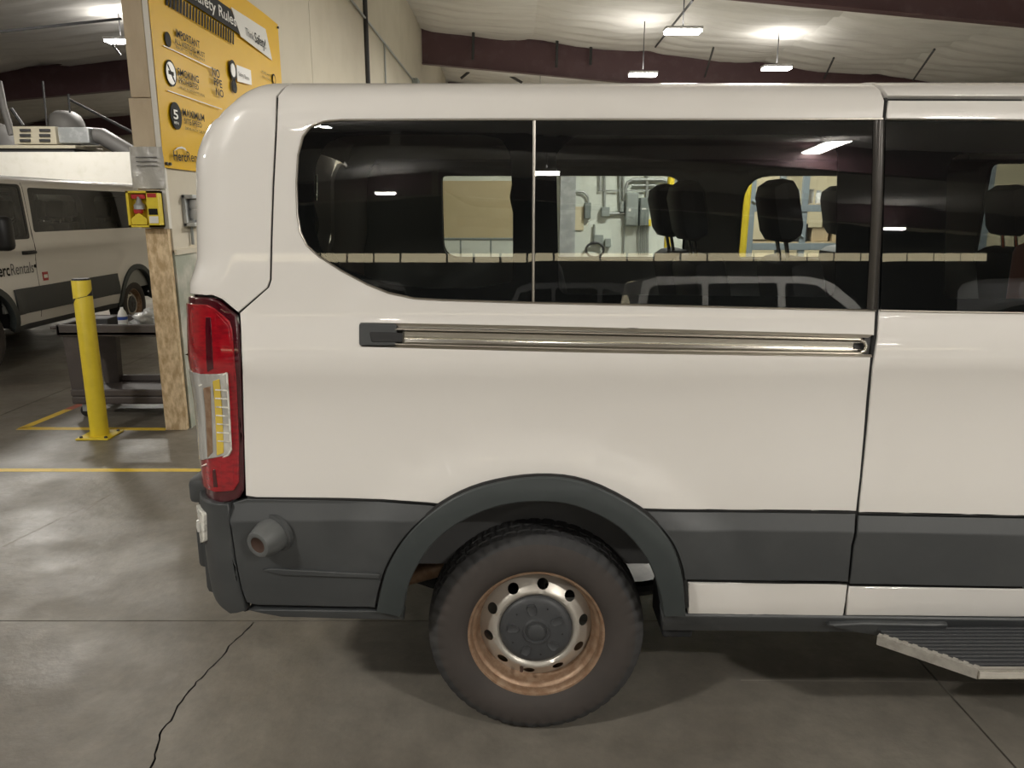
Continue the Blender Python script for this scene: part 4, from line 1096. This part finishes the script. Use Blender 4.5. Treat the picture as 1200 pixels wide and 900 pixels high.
# bollard
bp = PZ(115, 512, 0); BX = Vector((bp.x, bp.y+.03, 0)); tz = PY(93, 327, BX.y).z
bo = empty('bollard', BX, 0, 'yellow round safety bollard with a black cap beside the grey cart', 'bollard')
mb = MB(BX); r = .066
mb.lathe([(r, .012), (r, tz-.012), (r-.006, tz)], BX, 'z', 40); mb.build('post', 'yellow', bo, 40)
mb = MB(BX); mb.lathe([(.0001, tz+.003), (r-.008, tz+.004), (r-.002, tz-.006), (r-.002, tz-.014)], BX, 'z', 32); mb.build('cap', 'black', bo, 50)
mb = MB(BX); mb.box((BX.x-.125, BX.y-.125, 0), (BX.x+.125, BX.y+.125, .012), .003); bpz = mb.build('base_plate', 'yellow', bo)
for dx in (-.095, .095):
    for dy in (-.095, .095): mb = MB(BX); mb.lathe([(.0001, .026), (.012, .024), (.014, .012)], (BX.x+dx, BX.y+dy, 0), 'z', 6); mb.build('bolt', 'darksteel', bpz)
# black spiral notch
def spiral(z0, z1, a0, a1, w0, w1):
    mb = MB(BX); n_ = 14; vs = []
    for k in range(n_+1):
        t = k/n_; a = a0+(a1-a0)*t; z = z0+(z1-z0)*t; ww = w0+(w1-w0)*t
        for dz in (-ww, ww): vs.append((BX.x+(r+.0015)*math.cos(a), BX.y+(r+.0015)*math.sin(a), z+dz))
    mb.add(vs, [(2*k, 2*k+1, 2*k+3, 2*k+2) for k in range(n_)]); return mb.build('spiral_mark', 'black', bo, 60)
D_ = math.radians
zs = PY(100, 349, BX.y).z
spiral(zs-.035, zs, D_(203), D_(252), .030, .002)
spiral(zs, zs+.02, D_(250), D_(335), .002, .002)
spiral(zs+.02, zs+.045, D_(325), D_(396), .002, .034)

# utility cart
c0 = PZ(97, 489, 0); CX0, CY0 = c0.x-.06, c0.y-.02; CX1 = CX0+1.02; CD = .62
ct = empty('utility_cart', ((CX0+CX1)/2, CY0+CD/2, 0), 0, 'dark brown plastic two-shelf utility cart on casters behind the bollard', 'cart')
CO_ = Vector(ct.location); ztop_ = .80; 
mb = MB(CO_); mb.box((CX0-.05, CY0-.02, ztop_-.10), (CX1, CY0+CD, ztop_-.05), .015)
for lo, hi in [((CX0-.05, CY0-.02, ztop_-.10), (CX1, CY0+.02, ztop_)), ((CX0-.05, CY0+CD-.04, ztop_-.1), (CX1, CY0+CD, ztop_)), ((CX0-.05, CY0-.02, ztop_-.1), (CX0-.01, CY0+CD, ztop_)), ((CX1-.04, CY0-.02, ztop_-.1), (CX1, CY0+CD, ztop_))]: mb.box(lo, hi, .012)
mb.build('top_tray', 'cart', ct)
mb = MB(CO_); mb.box((CX0, CY0-.01, .12), (CX1-.05, CY0+CD-.01, .19), .015); mb.box((CX0, CY0-.012, .19), (CX1-.05, CY0+.02, .25), .01); mb.box((CX0, CY0+CD-.04, .19), (CX1-.05, CY0+CD-.01, .25), .01); mb.build('lower_shelf', 'cart', ct)
for x_ in (CX0+.01, CX1-.20):
    for y_ in (CY0+.0, CY0+CD-.1):
        mb = MB(CO_); mb.prism([(x_, .18), (x_+.13, .18), (x_+.15, ztop_-.08), (x_-.02, ztop_-.08)], 'y', y_, y_+.08); mb.build('leg', 'cart', ct)
mb = MB(CO_); mb.box((CX0-.14, CY0+.05, ztop_-.05), (CX0-.04, CY0+CD-.07, ztop_-.02), .012); mb.build('push_handle', 'cart', ct)
for x_ in (CX0+.08, CX1-.14):
    for y_ in (CY0+.06, CY0+CD-.08):
        mb = MB(CO_); mb.lathe([(.0001, -.016), (.045, -.016), (.05, -.01), (.05, .01), (.045, .016), (.0001, .016)], (x_, y_, .05), 'y', 18); cs = mb.build('caster', 'black', ct, 40)
        mb = MB(CO_); mb.box((x_-.02, y_-.026, .05), (x_+.02, y_-.02, .125)); mb.box((x_-.02, y_+.02, .05), (x_+.02, y_+.026, .125)); mb.build('fork', 'galv', cs)
# things on the cart
def on_cart(px, Y): p = PY(px, 375, Y); return Vector((p.x, Y, ztop_-.05))
bb = on_cart(144, CY0+.22)
bt = empty('spray_bottle', bb, 0, 'small white bottle with a blue label standing on the cart', 'bottle')
mb = MB(bb); mb.lathe([(.0001, 0), (.036, 0), (.04, .012), (.04, .09), (.030, .125), (.014, .15), (.012, .165), (.0001, .166)], bb, 'z', 20); mb.build('bottle_body', 'whiteplastic', bt, 40)
mb = MB(bb); mb.lathe([(.0408, .06), (.0408, .088)], bb, 'z', 20, a0=-2.6, a1=.2); mb.build('label', 'blue', bt, 40)
bg = on_cart(180, CY0+.28)
bm = bmesh.new(); bmesh.ops.create_icosphere(bm, subdivisions=4, radius=1)
from mathutils import noise as mn
for v in bm.verts:
    d_ = v.co.normalized(); n_ = mn.noise(d_*2.2)*.35+mn.noise(d_*6)*.14
    v.co = Vector((d_.x*.17, d_.y*.13, max(-.05, d_.z*.085))) * (1+n_) + Vector((0, 0, .055))
    v.co.z = max(v.co.z, .002)
me = bpy.data.meshes.new('plastic_bag'); bm.to_mesh(me); bm.free()
for p in me.polygons: p.use_smooth = True
bgo = link('plastic_bag', me, 'bag', None, bg); tag(bgo, 'crumpled clear plastic bag lying on the cart beside the bottle', 'bag')
bx_ = on_cart(114, CY0+.25); mb = MB(bx_); mb.box((bx_.x-.12, bx_.y-.08, bx_.z), (bx_.x+.13, bx_.y+.1, bx_.z+.075), .01)
o = mb.build('tool_case', 'darksteel', None, None, bx_); tag(o, 'flat dark case lying on the left end of the cart', 'case')

# yellow station box on the column end
YB = WY0-.04
def pfr(px, py, Y): return PY(px, py, Y)
a = pfr(158, 266, YB); b = pfr(190, 224, YB)
ey = empty('eyewash_box', ((a.x+b.x)/2, YB, a.z), 0, 'small yellow wall box with red dispenser on the chipboard column', 'box')
EB = Vector(ey.location); dpt = .09
mb = MB(EB)
mb.box((a.x, YB-dpt, a.z), (b.x, YB-.005, a.z+.015)); mb.box((a.x, YB-dpt, b.z-.015), (b.x, YB-.005, b.z)); mb.box((a.x, YB-dpt, a.z), (a.x+.018, YB-.005, b.z)); mb.box((a.x+.15, YB-dpt, a.z), (b.x, YB-.005, b.z)); mb.box((a.x, YB-.02, a.z), (b.x, YB-.005, b.z))
mb.build('box_case', 'yellow', ey)
W_ = b.x-a.x; H_ = b.z-a.z
mb = MB(EB); mb.box((a.x+.03, YB-dpt+.02, b.z-.055), (a.x+.13, YB-.03, b.z-.025)); mb.build('red_header', 'redplastic', ey)
mb = MB(EB); mb.lathe([(.0001, .1), (.012, .09), (.022, .05), (.04, .03), (.04, 0)], (a.x+.08, YB-.06, a.z+.13), 'z', 14); mb.build('nozzle', 'galv', ey, 40)
mb = MB(EB); mb.lathe([(.0001, -.03), (.03, -.02), (.035, 0), (.03, .02), (.0001, .03)], (a.x+.07, YB-.06, a.z+.12), 'z', 14); mb.build('red_knob', 'redplastic', ey, 40)
mb = MB(EB); mb.prism([(a.x+.025, a.z+.02), (a.x+.135, a.z+.02), (a.x+.14, a.z+.06), (a.x+.08, a.z+.105), (a.x+.02, a.z+.06)], 'y', YB-dpt+.002, YB-dpt+.012); mb.build('yellow_tag', 'yellow', ey)
for k, (z0, z1, m) in enumerate([(.215, .245, 'redplastic'), (.09, .135, 'ink'), (.03, .08, 'signwhite')]):
    mb = MB(EB); mb.box((a.x+.158, YB-dpt-.002, a.z+z0), (b.x-.008, YB-dpt+.002, a.z+z1)); mb.build('sticker', m, ey)
# plastic sleeve with a paper notice
a = pfr(157, 221, YB); b = pfr(191, 172, YB)
sl_ = empty('document_sleeve', ((a.x+b.x)/2, YB, a.z), 0, 'crinkled plastic document sleeve taped above the yellow box', 'document sleeve')
SO = Vector(sl_.location)
def fs2(s, t): return (a.x+(b.x-a.x)*s, YB-.012-.006*math.sin(s*9+t*4)-.008*ss(.7, 1, t)*math.sin(s*20), a.z+(b.z-a.z)*t)
vs, fs = grid_mesh(fs2, 24, 24); MB(SO).add(vs, fs).build('sleeve', 'sleeve', sl_, 60)
for k in range(3): MB(SO).box((a.x+.05, YB-.03, a.z+.16+.03*k), (b.x-.04, YB-.026, a.z+.166+.03*k)).build('printed_line', 'greyink', sl_)
# grey caged fixture on the wall
a = PX(214, 264, WX1); b = PX(232, 229, WX1)
fx = empty('emergency_light', (WX1, a.y+.1, a.z), 0, 'grey caged twin emergency light on the wall under the safety sign', 'emergency light')
FO = Vector(fx.location); y0, y1 = a.y+.02, a.y+.30; z0, z1 = a.z-.01, b.z
mb = MB(FO)
for lo, hi in [((WX1, y0, z0), (WX1+.03, y0+.03, z1)), ((WX1, y1-.03, z0), (WX1+.09, y1, z1)), ((WX1, y0, z0), (WX1+.09, y1, z0+.03)), ((WX1, y0, z1-.03), (WX1+.09, y1, z1)), ((WX1, y0, z0), (WX1+.01, y1, z1))]: mb.box(lo, hi, .006)
mb.build('cage', 'galv', fx)
for zz in (z0+.08, z0+.16):
    mb = MB(FO); mb.lathe([(.0001, .06), (.035, .05), (.045, 0), (.03, -.03)], (WX1+.04, (y0+y1)/2, zz), 'z', 16); mb.build('lamp_head', 'whiteplastic', fx, 40)
# conduit down the wall below
mb = MB(); mb.tube([(WX1+.02, y0+.1, z0), (WX1+.02, y0+.1, 1.45)], .012, 8); mb.build('conduit', 'conduit', part)

# ------------------------------------------------------------------ safety sign on the wall
SX = WX1+.012
S = lambda px, py, e=0: PX(px, py, SX+e)
zpx = lambda x, y: (150+x/3.46, y/3.46)
sY0, sY1 = S(172, 0).y, S(327, 60).y; 
sz0 = S(197, 197).z
sg = empty('safety_sign', (SX, sY0, sz0), 0, 'large yellow site safety rules banner on the cream wall above the van corner', 'sign')
GO = Vector(sg.location)
sz1 = PX(*zpx(600, 140), SX).z+.12
def fsg(s, t):
    y = sY0+(sY1-sY0)*s; z = sz0+(sz1-sz0)*t
    return (SX+.006+.006*math.sin(s*7+1)*math.sin(t*3)+.003*math.sin(s*17), y, z)
vs, fs = grid_mesh(fsg, 50, 24); MB(GO).add(vs, fs).build('banner', 'signyellow', sg, 80)
EP = .026
def spoly(name, zp, m, e=EP):
    P_ = [PX(*zpx(*q), SX+e) for q in zp]; mb = MB(GO); n_ = len(P_)
    mb.add([tuple(p) for p in P_]+[(p.x-.004, p.y, p.z) for p in P_], [list(range(n_)), [n_+i for i in range(n_)][::-1]]+[(i, (i+1) % n_, (i+1) % n_+n_, i+n_) for i in range(n_)]); return mb.build(name, m, sg)
bBR = PX(*zpx(455, 140), SX+EP); bTR = PX(*zpx(418, 38), SX+EP); hB = bTR.z-bBR.z
mb = MB(GO); mb.prism([(sY0+.25, bBR.z), (bBR.y, bBR.z), (bTR.y, bTR.z), (sY0+.25, bTR.z)], 'x', SX+EP-.004, SX+EP); mb.build('black_banner', 'ink', sg)
def stext(body, z0, z1, h, m='ink', bold=0, e=EP+.003, horizontal=True):
    p0 = PX(*zpx(*z0), SX+e); p1 = PX(*zpx(*z1), SX+e); hz = PX(*zpx(z0[0], z0[1]-h), SX+e).z-p0.z
    if horizontal: p1.z = p0.z
    return fit_text(body, p0, p1-p0, (0, 0, hz), m, sg, 'lettering', bold, GO)
p1 = PX(*zpx(440, 112), SX+.03); 
fit_text('Site Safety Rules', (SX+.03, sY0+.42, bBR.z+hB*.26), (0, p1.y-sY0-.42, 0), (0, 0, hB*.55), 'signwhite', sg, 'lettering', .012, GO)
hs = PX(*zpx(155, 12), SX+EP); he = PX(*zpx(432, 158), SX+EP); n_ = 24
for k in range(n_):
    y = hs.y+(he.y-hs.y)*k/n_; zc_ = he.z-.005; mb = MB(GO); w2 = (he.y-hs.y)/n_*.5
    mb.prism([(y, zc_-.05), (y+w2, zc_-.05), (y+w2+.03, zc_+.06), (y+.03, zc_+.06)], 'x', SX+EP-.004, SX+EP); mb.build('hazard_stripe', 'ink', sg)
spoly('white_panel', [(418, 28), (558, 118), (585, 245), (458, 148)], 'signwhite')
stext('Think', (478, 142), (512, 165), 32, 'greyink'); stext('Safety!', (515, 170), (560, 200), 40, 'ink', .01)
def sdisc(zc, rz, m, e=EP, rin=0):
    c_ = PX(*zpx(*zc), SX+e); r_ = abs(PX(*zpx(zc[0], zc[1]-rz), SX).z-c_.z); mb = MB(GO)
    mb.lathe([(max(rin*r_, .0001), 0), (r_, 0), (r_, -.004)], c_, 'x', 32); return mb.build('symbol', m, sg), c_, r_
sdisc((175, 297), 46, 'ink'); _, c_, r_ = sdisc((175, 297), 38, 'signwhite', EP+.003)
mb = MB(GO); d_ = r_*.95; mb.prism([(c_.y-d_*.7, c_.z+d_*.62), (c_.y-d_*.6, c_.z+d_*.75), (c_.y+d_*.7, c_.z-d_*.62), (c_.y+d_*.6, c_.z-d_*.75)], 'x', SX+EP+.003, SX+EP+.006); mb.build('symbol', 'ink', sg)
mb = MB(GO); mb.prism([(c_.y-d_*.6, c_.z-.012), (c_.y+d_*.55, c_.z-.012), (c_.y+d_*.55, c_.z+.014), (c_.y-d_*.6, c_.z+.014)], 'x', SX+EP+.003, SX+EP+.0055); mb.build('symbol', 'ink', sg)
sdisc((196, 470), 50, 'ink'); stext('5', (186, 480), (205, 480), 38, 'signwhite', .02, EP+.006); stext('MPH', (188, 502), (206, 502), 12, 'signwhite', .01, EP+.006)
sdisc((163, 160), 22, 'ink')
for bd_, a_, b_, h_, bo_ in [('IMPORTANT', (196, 148), (290, 172), 32, .012), ('ALL VISITORS MUST', (190, 175), (310, 205), 22, .005), ('REPORT TO THE MAIN OFFICE', (195, 195), (310, 228), 11, 0),
                         ('SMOKING', (202, 303), (287, 325), 30, .012), ('PROHIBITED', (208, 335), (287, 357), 22, .008), ('EXCEPT IN DESIGNATED AREAS', (211, 357), (310, 380), 10, 0),
                         ('MAXIMUM', (223, 468), (310, 485), 30, .012), ('SITE SPEED', (229, 500), (300, 515), 22, .005), ('DRIVE WITH CAUTION', (233, 524), (325, 534), 11, 0),
                         ('NO', (343, 305), (372, 305), 34, .012), ('PPE', (350, 345), (382, 352), 32, .012), ('NO', (358, 385), (388, 390), 30, .012),
                         ('Herc', (186, 648), (238, 652), 40, .012), ('Rentals', (240, 652), (318, 655), 40, 0),
                         ('MORE SAFETY', (543, 293), (583, 307), 9, 0), ('INFORMATION', (545, 312), (585, 322), 7, 0)]:
    stext(bd_, a_, b_, h_, 'ink', bo_+.004 if bo_ else 0)
sdisc((427, 285), 34, 'ink'); sdisc((427, 285), 20, 'signwhite', EP+.003); sdisc((433, 350), 22, 'ink'); sdisc((593, 322), 16, 'ink'); sdisc((593, 322), 9, 'signyellow', EP+.003)
spoly('white_panel', [(440, 262), (498, 285), (502, 345), (444, 330)], 'signwhite'); stext('Safety Boots', (449, 305), (492, 318), 16, 'ink', 0, EP+.006)
spoly('swoosh', [(188, 612), (200, 598), (218, 594), (232, 600), (238, 612), (225, 603), (205, 603)], 'signwhite')
mb = MB(GO)
for zz in (PX(*zpx(300, 265), SX).z, PX(*zpx(240, 400), SX).z): mb.box((SX+EP-.004, sY0+.15, zz), (SX+EP, sY0+1.25, zz+.006))
mb.build('divider_line', 'signwhite', sg)
for (yy, zz) in [(sY0+.03, sz0+.03), (sY0+.09, sz0+.03), (sY1-.04, sz1-.04), (sY1-.04, sz0+.04)]:
    mb = MB(GO); mb.lathe([(.0001, .006), (.012, .005), (.012, -.01)], (SX+.02, yy, zz), 'x', 10); mb.build('grommet', 'darksteel', sg)

# ------------------------------------------------------------------ room beyond the van, seen through its windows
YW = 14.0
wb = MB().box((-2.4, YW, 0), (13, YW+.2, 3.4)).build('wall_back', 'whitewall'); tag(wb, 'low white service wall with electrical panels beyond the van', kind='structure')
a = PY(518, 279, YW); b = PY(604, 212, YW)
MB().box((a.x-.5, YW-.05, a.z), (b.x+.25, YW, b.z), .005).build('wall_panel', 'tan', wb)
MB().box((3.75, YW-.03, 0), (13, YW, 3.4)).build('wall_panel', 'creamwall', wb)
MB().box((.85, YW-.10, 0), (1.12, YW, 3.3)).build('pilaster', 'galv', wb)
rl = empty('guard_rail', (-.7, 12.9, 0), 0, 'thin grey guard rail in front of the tan board beyond the van', 'railing')
RO = Vector(rl.location); zz = PY(560, 280, 12.9).z
mb = MB(RO); mb.tube([(-1.5, 12.9, zz), (.2, 12.9, zz)], .02, 8); mb.build('top_rail', 'darkgreybox', rl)
for x_ in (-1.45, -.85, -.35, .15): mb = MB(RO); mb.tube([(x_, 12.9, 0), (x_, 12.9, zz)], .015, 8); mb.build('post', 'darkgreybox', rl)
q = lambda x, y: (610+x/3.6, 120+y/3.6)
def wallitem(name, z0, z1, depth, m, label=None, cat='electrical box', parent=None, bev=.008):
    a = PY(*q(*z0), YW-depth); b = PY(*q(*z1), YW-depth); base = Vector(((a.x+b.x)/2, YW-depth/2, min(a.z, b.z)))
    off = base if parent is None else Vector(parent.location)
    mb = MB(off); mb.box((a.x, YW-depth, min(a.z, b.z)), (b.x, YW-.002, max(a.z, b.z)), bev); o = mb.build(name, m, parent, None, base if parent is None else None)
    if parent is None: tag(o, label, cat)
    return o
p1_ = wallitem('electrical_panel', (442, 522), (499, 381), .18, 'greybox', 'tall light grey electrical panel on the white wall')
wallitem('panel_door', (446, 518), (495, 385), .20, 'greybox', parent=p1_); wallitem('latch', (456, 460), (466, 448), .22, 'signwhite', parent=p1_, bev=.002)
p2_ = wallitem('electrical_panel', (501, 522), (545, 402), .16, 'darkgreybox', 'darker grey electrical panel right of the tall light grey one')
wallitem('panel_door', (504, 519), (542, 406), .18, 'darkgreybox', parent=p2_); wallitem('warning_label', (512, 452), (530, 446), .185, 'signwhite', parent=p2_, bev=.001)
wallitem('junction_box', (342, 481), (377, 441), .14, 'greybox', 'small square grey junction box left of the electrical panels')
wallitem('switch_box', (421, 462), (437, 418), .12, 'greybox', 'narrow grey switch box directly beside the tall panel')
wallitem('wall_clipboard', (562, 468), (598, 418), .04, 'tan', 'brown board with a white sheet on the white wall', 'notice board')
wallitem('wall_notice', (562, 418), (600, 392), .03, 'signwhite', 'white framed notice above the brown board', 'notice')
wallitem('meter_box', (612, 500), (633, 402), .12, 'greybox', 'grey meter box beside the yellow post')
wallitem('breaker_box', (271, 490), (298, 423), .14, 'darkgreybox', 'dark grey breaker box under a bent conduit on the white wall')
wallitem('timer_box', (540, 522), (552, 494), .10, 'yellow', 'tiny yellow box at the corner of the electrical panel')
wallitem('outlet_box', (310, 598), (350, 560), .12, 'greybox', 'low grey outlet box above the coiled hose')
wallitem('outlet_box', (357, 610), (382, 575), .12, 'greybox', 'second low grey outlet box right of the first')
wallitem('tool_board', (215, 540), (268, 440), .04, 'creamwall', 'cream board with stains on the white wall', 'board')
def cond(zp, r_=.03, label=None):
    r_ *= .68
    P_ = [PY(*q(*z), YW-.06) for z in zp]; base = Vector(P_[-1]); mb = MB(); mb.tube(P_, r_, 8); o = mb.build('conduit', 'conduit', wb, 50); return o
cond([(335, 250), (335, 372)]); cond([(355, 250), (355, 442)]); cond([(418, 250), (420, 430)]); cond([(434, 250), (434, 420)]); cond([(533, 250), (533, 402)], .04); cond([(652, 250), (650, 372)]); cond([(668, 250), (667, 372)])
cond([(442, 420), (443, 365), (452, 338), (472, 326), (600, 326), (622, 335), (636, 355), (640, 372)], .045)
cond([(328, 372), (690, 372)], .02); cond([(377, 469), (440, 469)], .04); cond([(437, 522), (435, 640)], .02); cond([(210, 373), (265, 378), (283, 395), (286, 425)], .03); cond([(310, 515), (310, 600)], .03)
cond([(470, 350), (590, 350), (615, 365)], .03)
for k in range(6): cond([(498+k*8, 524), (500+k*7.5, 645)], .016)
a = PY(*q(313, 622), YW-.1); mb = MB(a); 
pts_ = [a+Vector((.16*math.cos(t*.5), -.01*t*.1, .13*math.sin(t*.5))) for t in range(0, 38)]
mb.tube(pts_, .02, 6); o = mb.build('coiled_hose', 'darksteel', None, 50, a); tag(o, 'coiled dark hose hanging low on the white wall', 'hose')
for px0, px1, Yp, words in [(787, 782, 12.6, 'yellow painted post near the electrical panels'), (878, 870, 11.0, 'yellow leaning post beside the storage rack')]:
    a = PY(px0, 200, Yp); b = PY(px1, 290, Yp); d = (b-a); top = a-d*.3; bot = a+d*((a.z)/(a.z-b.z)); bot.z = 0
    mb = MB(bot); mb.tube([bot, top], .055, 14); o = mb.build('yellow_post', 'yellow', None, 50, bot); tag(o, words, 'post')
# storage rack on the right
YR = 11.6
ra = PY(940, 240, YR).x; rb_ = PY(950, 240, YR).x
rk = empty('storage_rack', (ra+1.3, YR+.5, 0), 0, 'steel pallet rack with grey blue uprights behind the van headrest', 'rack')
KO = Vector(rk.location)
for x_ in (ra-.78, ra+.0, ra+2.7):
    for y_ in (YR, YR+1.0): MB(KO).box((x_, y_, 0), (x_+.09, y_+.07, 3.3), .004).build('upright', 'rackblue', rk)
def zat(py, Y=YR): return PY(950, py, Y).z
for zz in (zat(240), zat(285), .4):
    for y_ in (YR-.01, YR+1.0): MB(KO).box((ra-.70, y_, zz-.10), (ra+2.7, y_+.06, zz), .004).build('beam', 'rackblue', rk)
    MB(KO).box((ra-.7, YR+.02, zz), (ra+2.7, YR+1.0, zz+.02)).build('shelf_board', 'cardboard', rk)
mb = MB(KO); mb.tube([(ra-.74, YR+.01, zat(235)), (ra+.05, YR+.01, zat(278))], .03, 6); mb.build('brace', 'rackblue', rk)
i = 0
for k, (px, hh, rr, m, wds) in enumerate([(932, .20, .04, 'bag', 'clear jar on the upper rack shelf, leftmost'), (940, .17, .04, 'whiteplastic', 'white lidded jar on the upper rack shelf, second'), (948, .20, .04, 'bag', 'clear jar on the upper rack shelf near the upright'),
                           (957, .18, .045, 'bag', 'clear jar on the upper rack shelf, just right of the upright'), (966, .14, .045, 'darkgreybox', 'small dark tin on the upper rack shelf'), (975, .14, .045, 'darkgreybox', 'small dark tin beside its twin near the shelf right end')]):
    p = PY(px, 240, YR+.25); z = zat(240)+.02; base = Vector((p.x, YR+.2, z)); e_ = empty('storage_jar', base, 0, wds, 'jar', 'jars and tins on the rack')
    mb = MB(base); mb.lathe([(.0001, 0), (rr, 0), (rr, hh*.8), (rr*.8, hh*.86), (rr*.8, hh)], base, 'z', 16); mb.build('jar_body', m, e_, 40)
    mb = MB(base); mb.lathe([(rr*.84, hh*.9), (rr*.84, hh+.01), (.0001, hh+.01)], base, 'z', 16); mb.build('lid', 'galv', e_, 40)
for k, (px, wd, hh, m, wds) in enumerate([(930, .3, .26, 'darksteel', 'dark case on the lower rack shelf'), (956, .25, .2, 'cardboard', 'small cardboard box on the lower rack shelf'), (990, .5, .35, 'cardboard', 'larger cardboard box at the right of the lower rack shelf')]):
    p = PY(px, 280, YR+.25); base = Vector((p.x, YR+.3, zat(285)+.02)); mb = MB(base); mb.box((base.x-wd/2, base.y-.2, base.z), (base.x+wd/2, base.y+.25, base.z+hh), .01)
    o = mb.build('storage_box', m, None, None, base); tag(o, wds, 'box')

# ------------------------------------------------------------------ cars behind the photographer, mirrored in the glass
def suv(x, y, rz, m, label):
    e = empty('parked_car', (x, y, 0), rz, label, 'car')
    mb = MB(); body = [(-2.35, .45), (-2.4, .75), (-2.36, 1.02), (-2.25, 1.12), (1.15, 1.12), (2.15, 1.02), (2.38, .85), (2.42, .5), (2.3, .35), (1.9, .35), (1.82, .6), (1.55, .78), (1.25, .7), (1.1, .36), (-1.1, .36), (-1.2, .65), (-1.5, .78), (-1.78, .62), (-1.88, .36), (-2.3, .36)]
    P_ = body; n_ = len(P_); vs = []
    for yy, k in ((-.95, .985), (-.90, 1.0), (.90, 1.0), (.95, .985)):
        for (a, b) in P_: vs.append((a*(.985 if abs(yy) > .92 else 1), yy, b if b < .7 or abs(yy) < .92 else b-.05))
    fs = [[i for i in range(n_)], [3*n_+i for i in range(n_)][::-1]]
    for r_ in range(3): fs += [(r_*n_+i, r_*n_+(i+1) % n_, (r_+1)*n_+(i+1) % n_, (r_+1)*n_+i) for i in range(n_)]
    mb.add(vs, fs); mb.build('car_body', m, e, 40)
    top = [(-2.22, 1.1), (-2.0, 1.68), (-1.8, 1.76), (.1, 1.76), (.35, 1.70), (1.15, 1.1)]
    mb = MB(); vs = []; n_ = len(top)
    for yy in (-1, 1):
        for (a, b) in top: w_ = .93-(b-1.1)*.27; vs.append((a, yy*w_, b))
    mb.add(vs, [list(range(n_)), [n_+i for i in range(n_)][::-1]]+[(i, (i+1) % n_, (i+1) % n_+n_, i+n_) for i in range(n_)]); mb.build('cabin', m, e, 20)
    for s in (-1, 1):
        for P2 in ([(-2.05, 1.17), (-1.93, 1.60), (-1.25, 1.64), (-1.25, 1.17)], [(-1.17, 1.17), (-1.17, 1.64), (-.28, 1.65), (-.28, 1.17)], [(-.18, 1.17), (-.18, 1.65), (.22, 1.62), (.88, 1.17)]):
            P2 = rnd(P2, .05, 2); mb = MB(); n_ = len(P2); f_ = lambda b: .93-(b-1.1)*.27
            mb.add([(a, s*(f_(b)+.006), b) for a, b in P2]+[(a, s*(f_(b)-.03), b) for a, b in P2], [list(range(n_)), [n_+i for i in range(n_)][::-1]]+[(i, (i+1) % n_, (i+1) % n_+n_, i+n_) for i in range(n_)]); mb.build('car_window', 'carglass', e)
    mb = MB(); mb.add([(1.10, -.84, 1.14), (1.10, .84, 1.14), (.40, .72, 1.70), (.40, -.72, 1.70), (1.13, -.84, 1.14), (1.13, .84, 1.14), (.43, .72, 1.70), (.43, -.72, 1.70)], [(0,1,2,3),(7,6,5,4),(0,4,5,1),(1,5,6,2),(2,6,7,3),(3,7,4,0)]); mb.build('windscreen', 'carglass', e)
    for wx in (-1.5, 1.5):
        for s in (-1, 1):
            mb = MB(); mb.lathe([(.0001, .10), (.20, .10), (.22, .12), (.34, .11), (.37, .06), (.37, -.06), (.34, -.11), (.0001, -.11)], (wx, s*.83, .37), 'y', 28); wo = mb.build('car_wheel', 'black', e, 40)
            mb = MB(); mb.lathe([(.0001, s*.115), (.2, s*.125), (.21, s*.10)], (wx, s*.83, .37), 'y', 20); mb.build('wheel_cover', 'carsilver', wo, 40)
    for s in (-1, 1):
        mb = MB(); mb.box((2.25, min(s*.55, s*.88), .78), (2.40, max(s*.55, s*.88), .95), .03); mb.build('headlamp', 'clear', e)
    return e
suv(3.7, -6.3, 0, 'carwhite', 'white estate car behind the photographer, mirrored in the long window')
suv(8.9, -6.6, .06, 'carsilver', 'silver estate car behind the photographer, right of the white one')
suv(2.2, -12.6, .15, 'carsilver', 'silver estate car farther back behind the white one')
suv(-3.2, -8.4, PI/2+.2, 'carsilver', 'silver estate car parked end on behind the photographer at left')
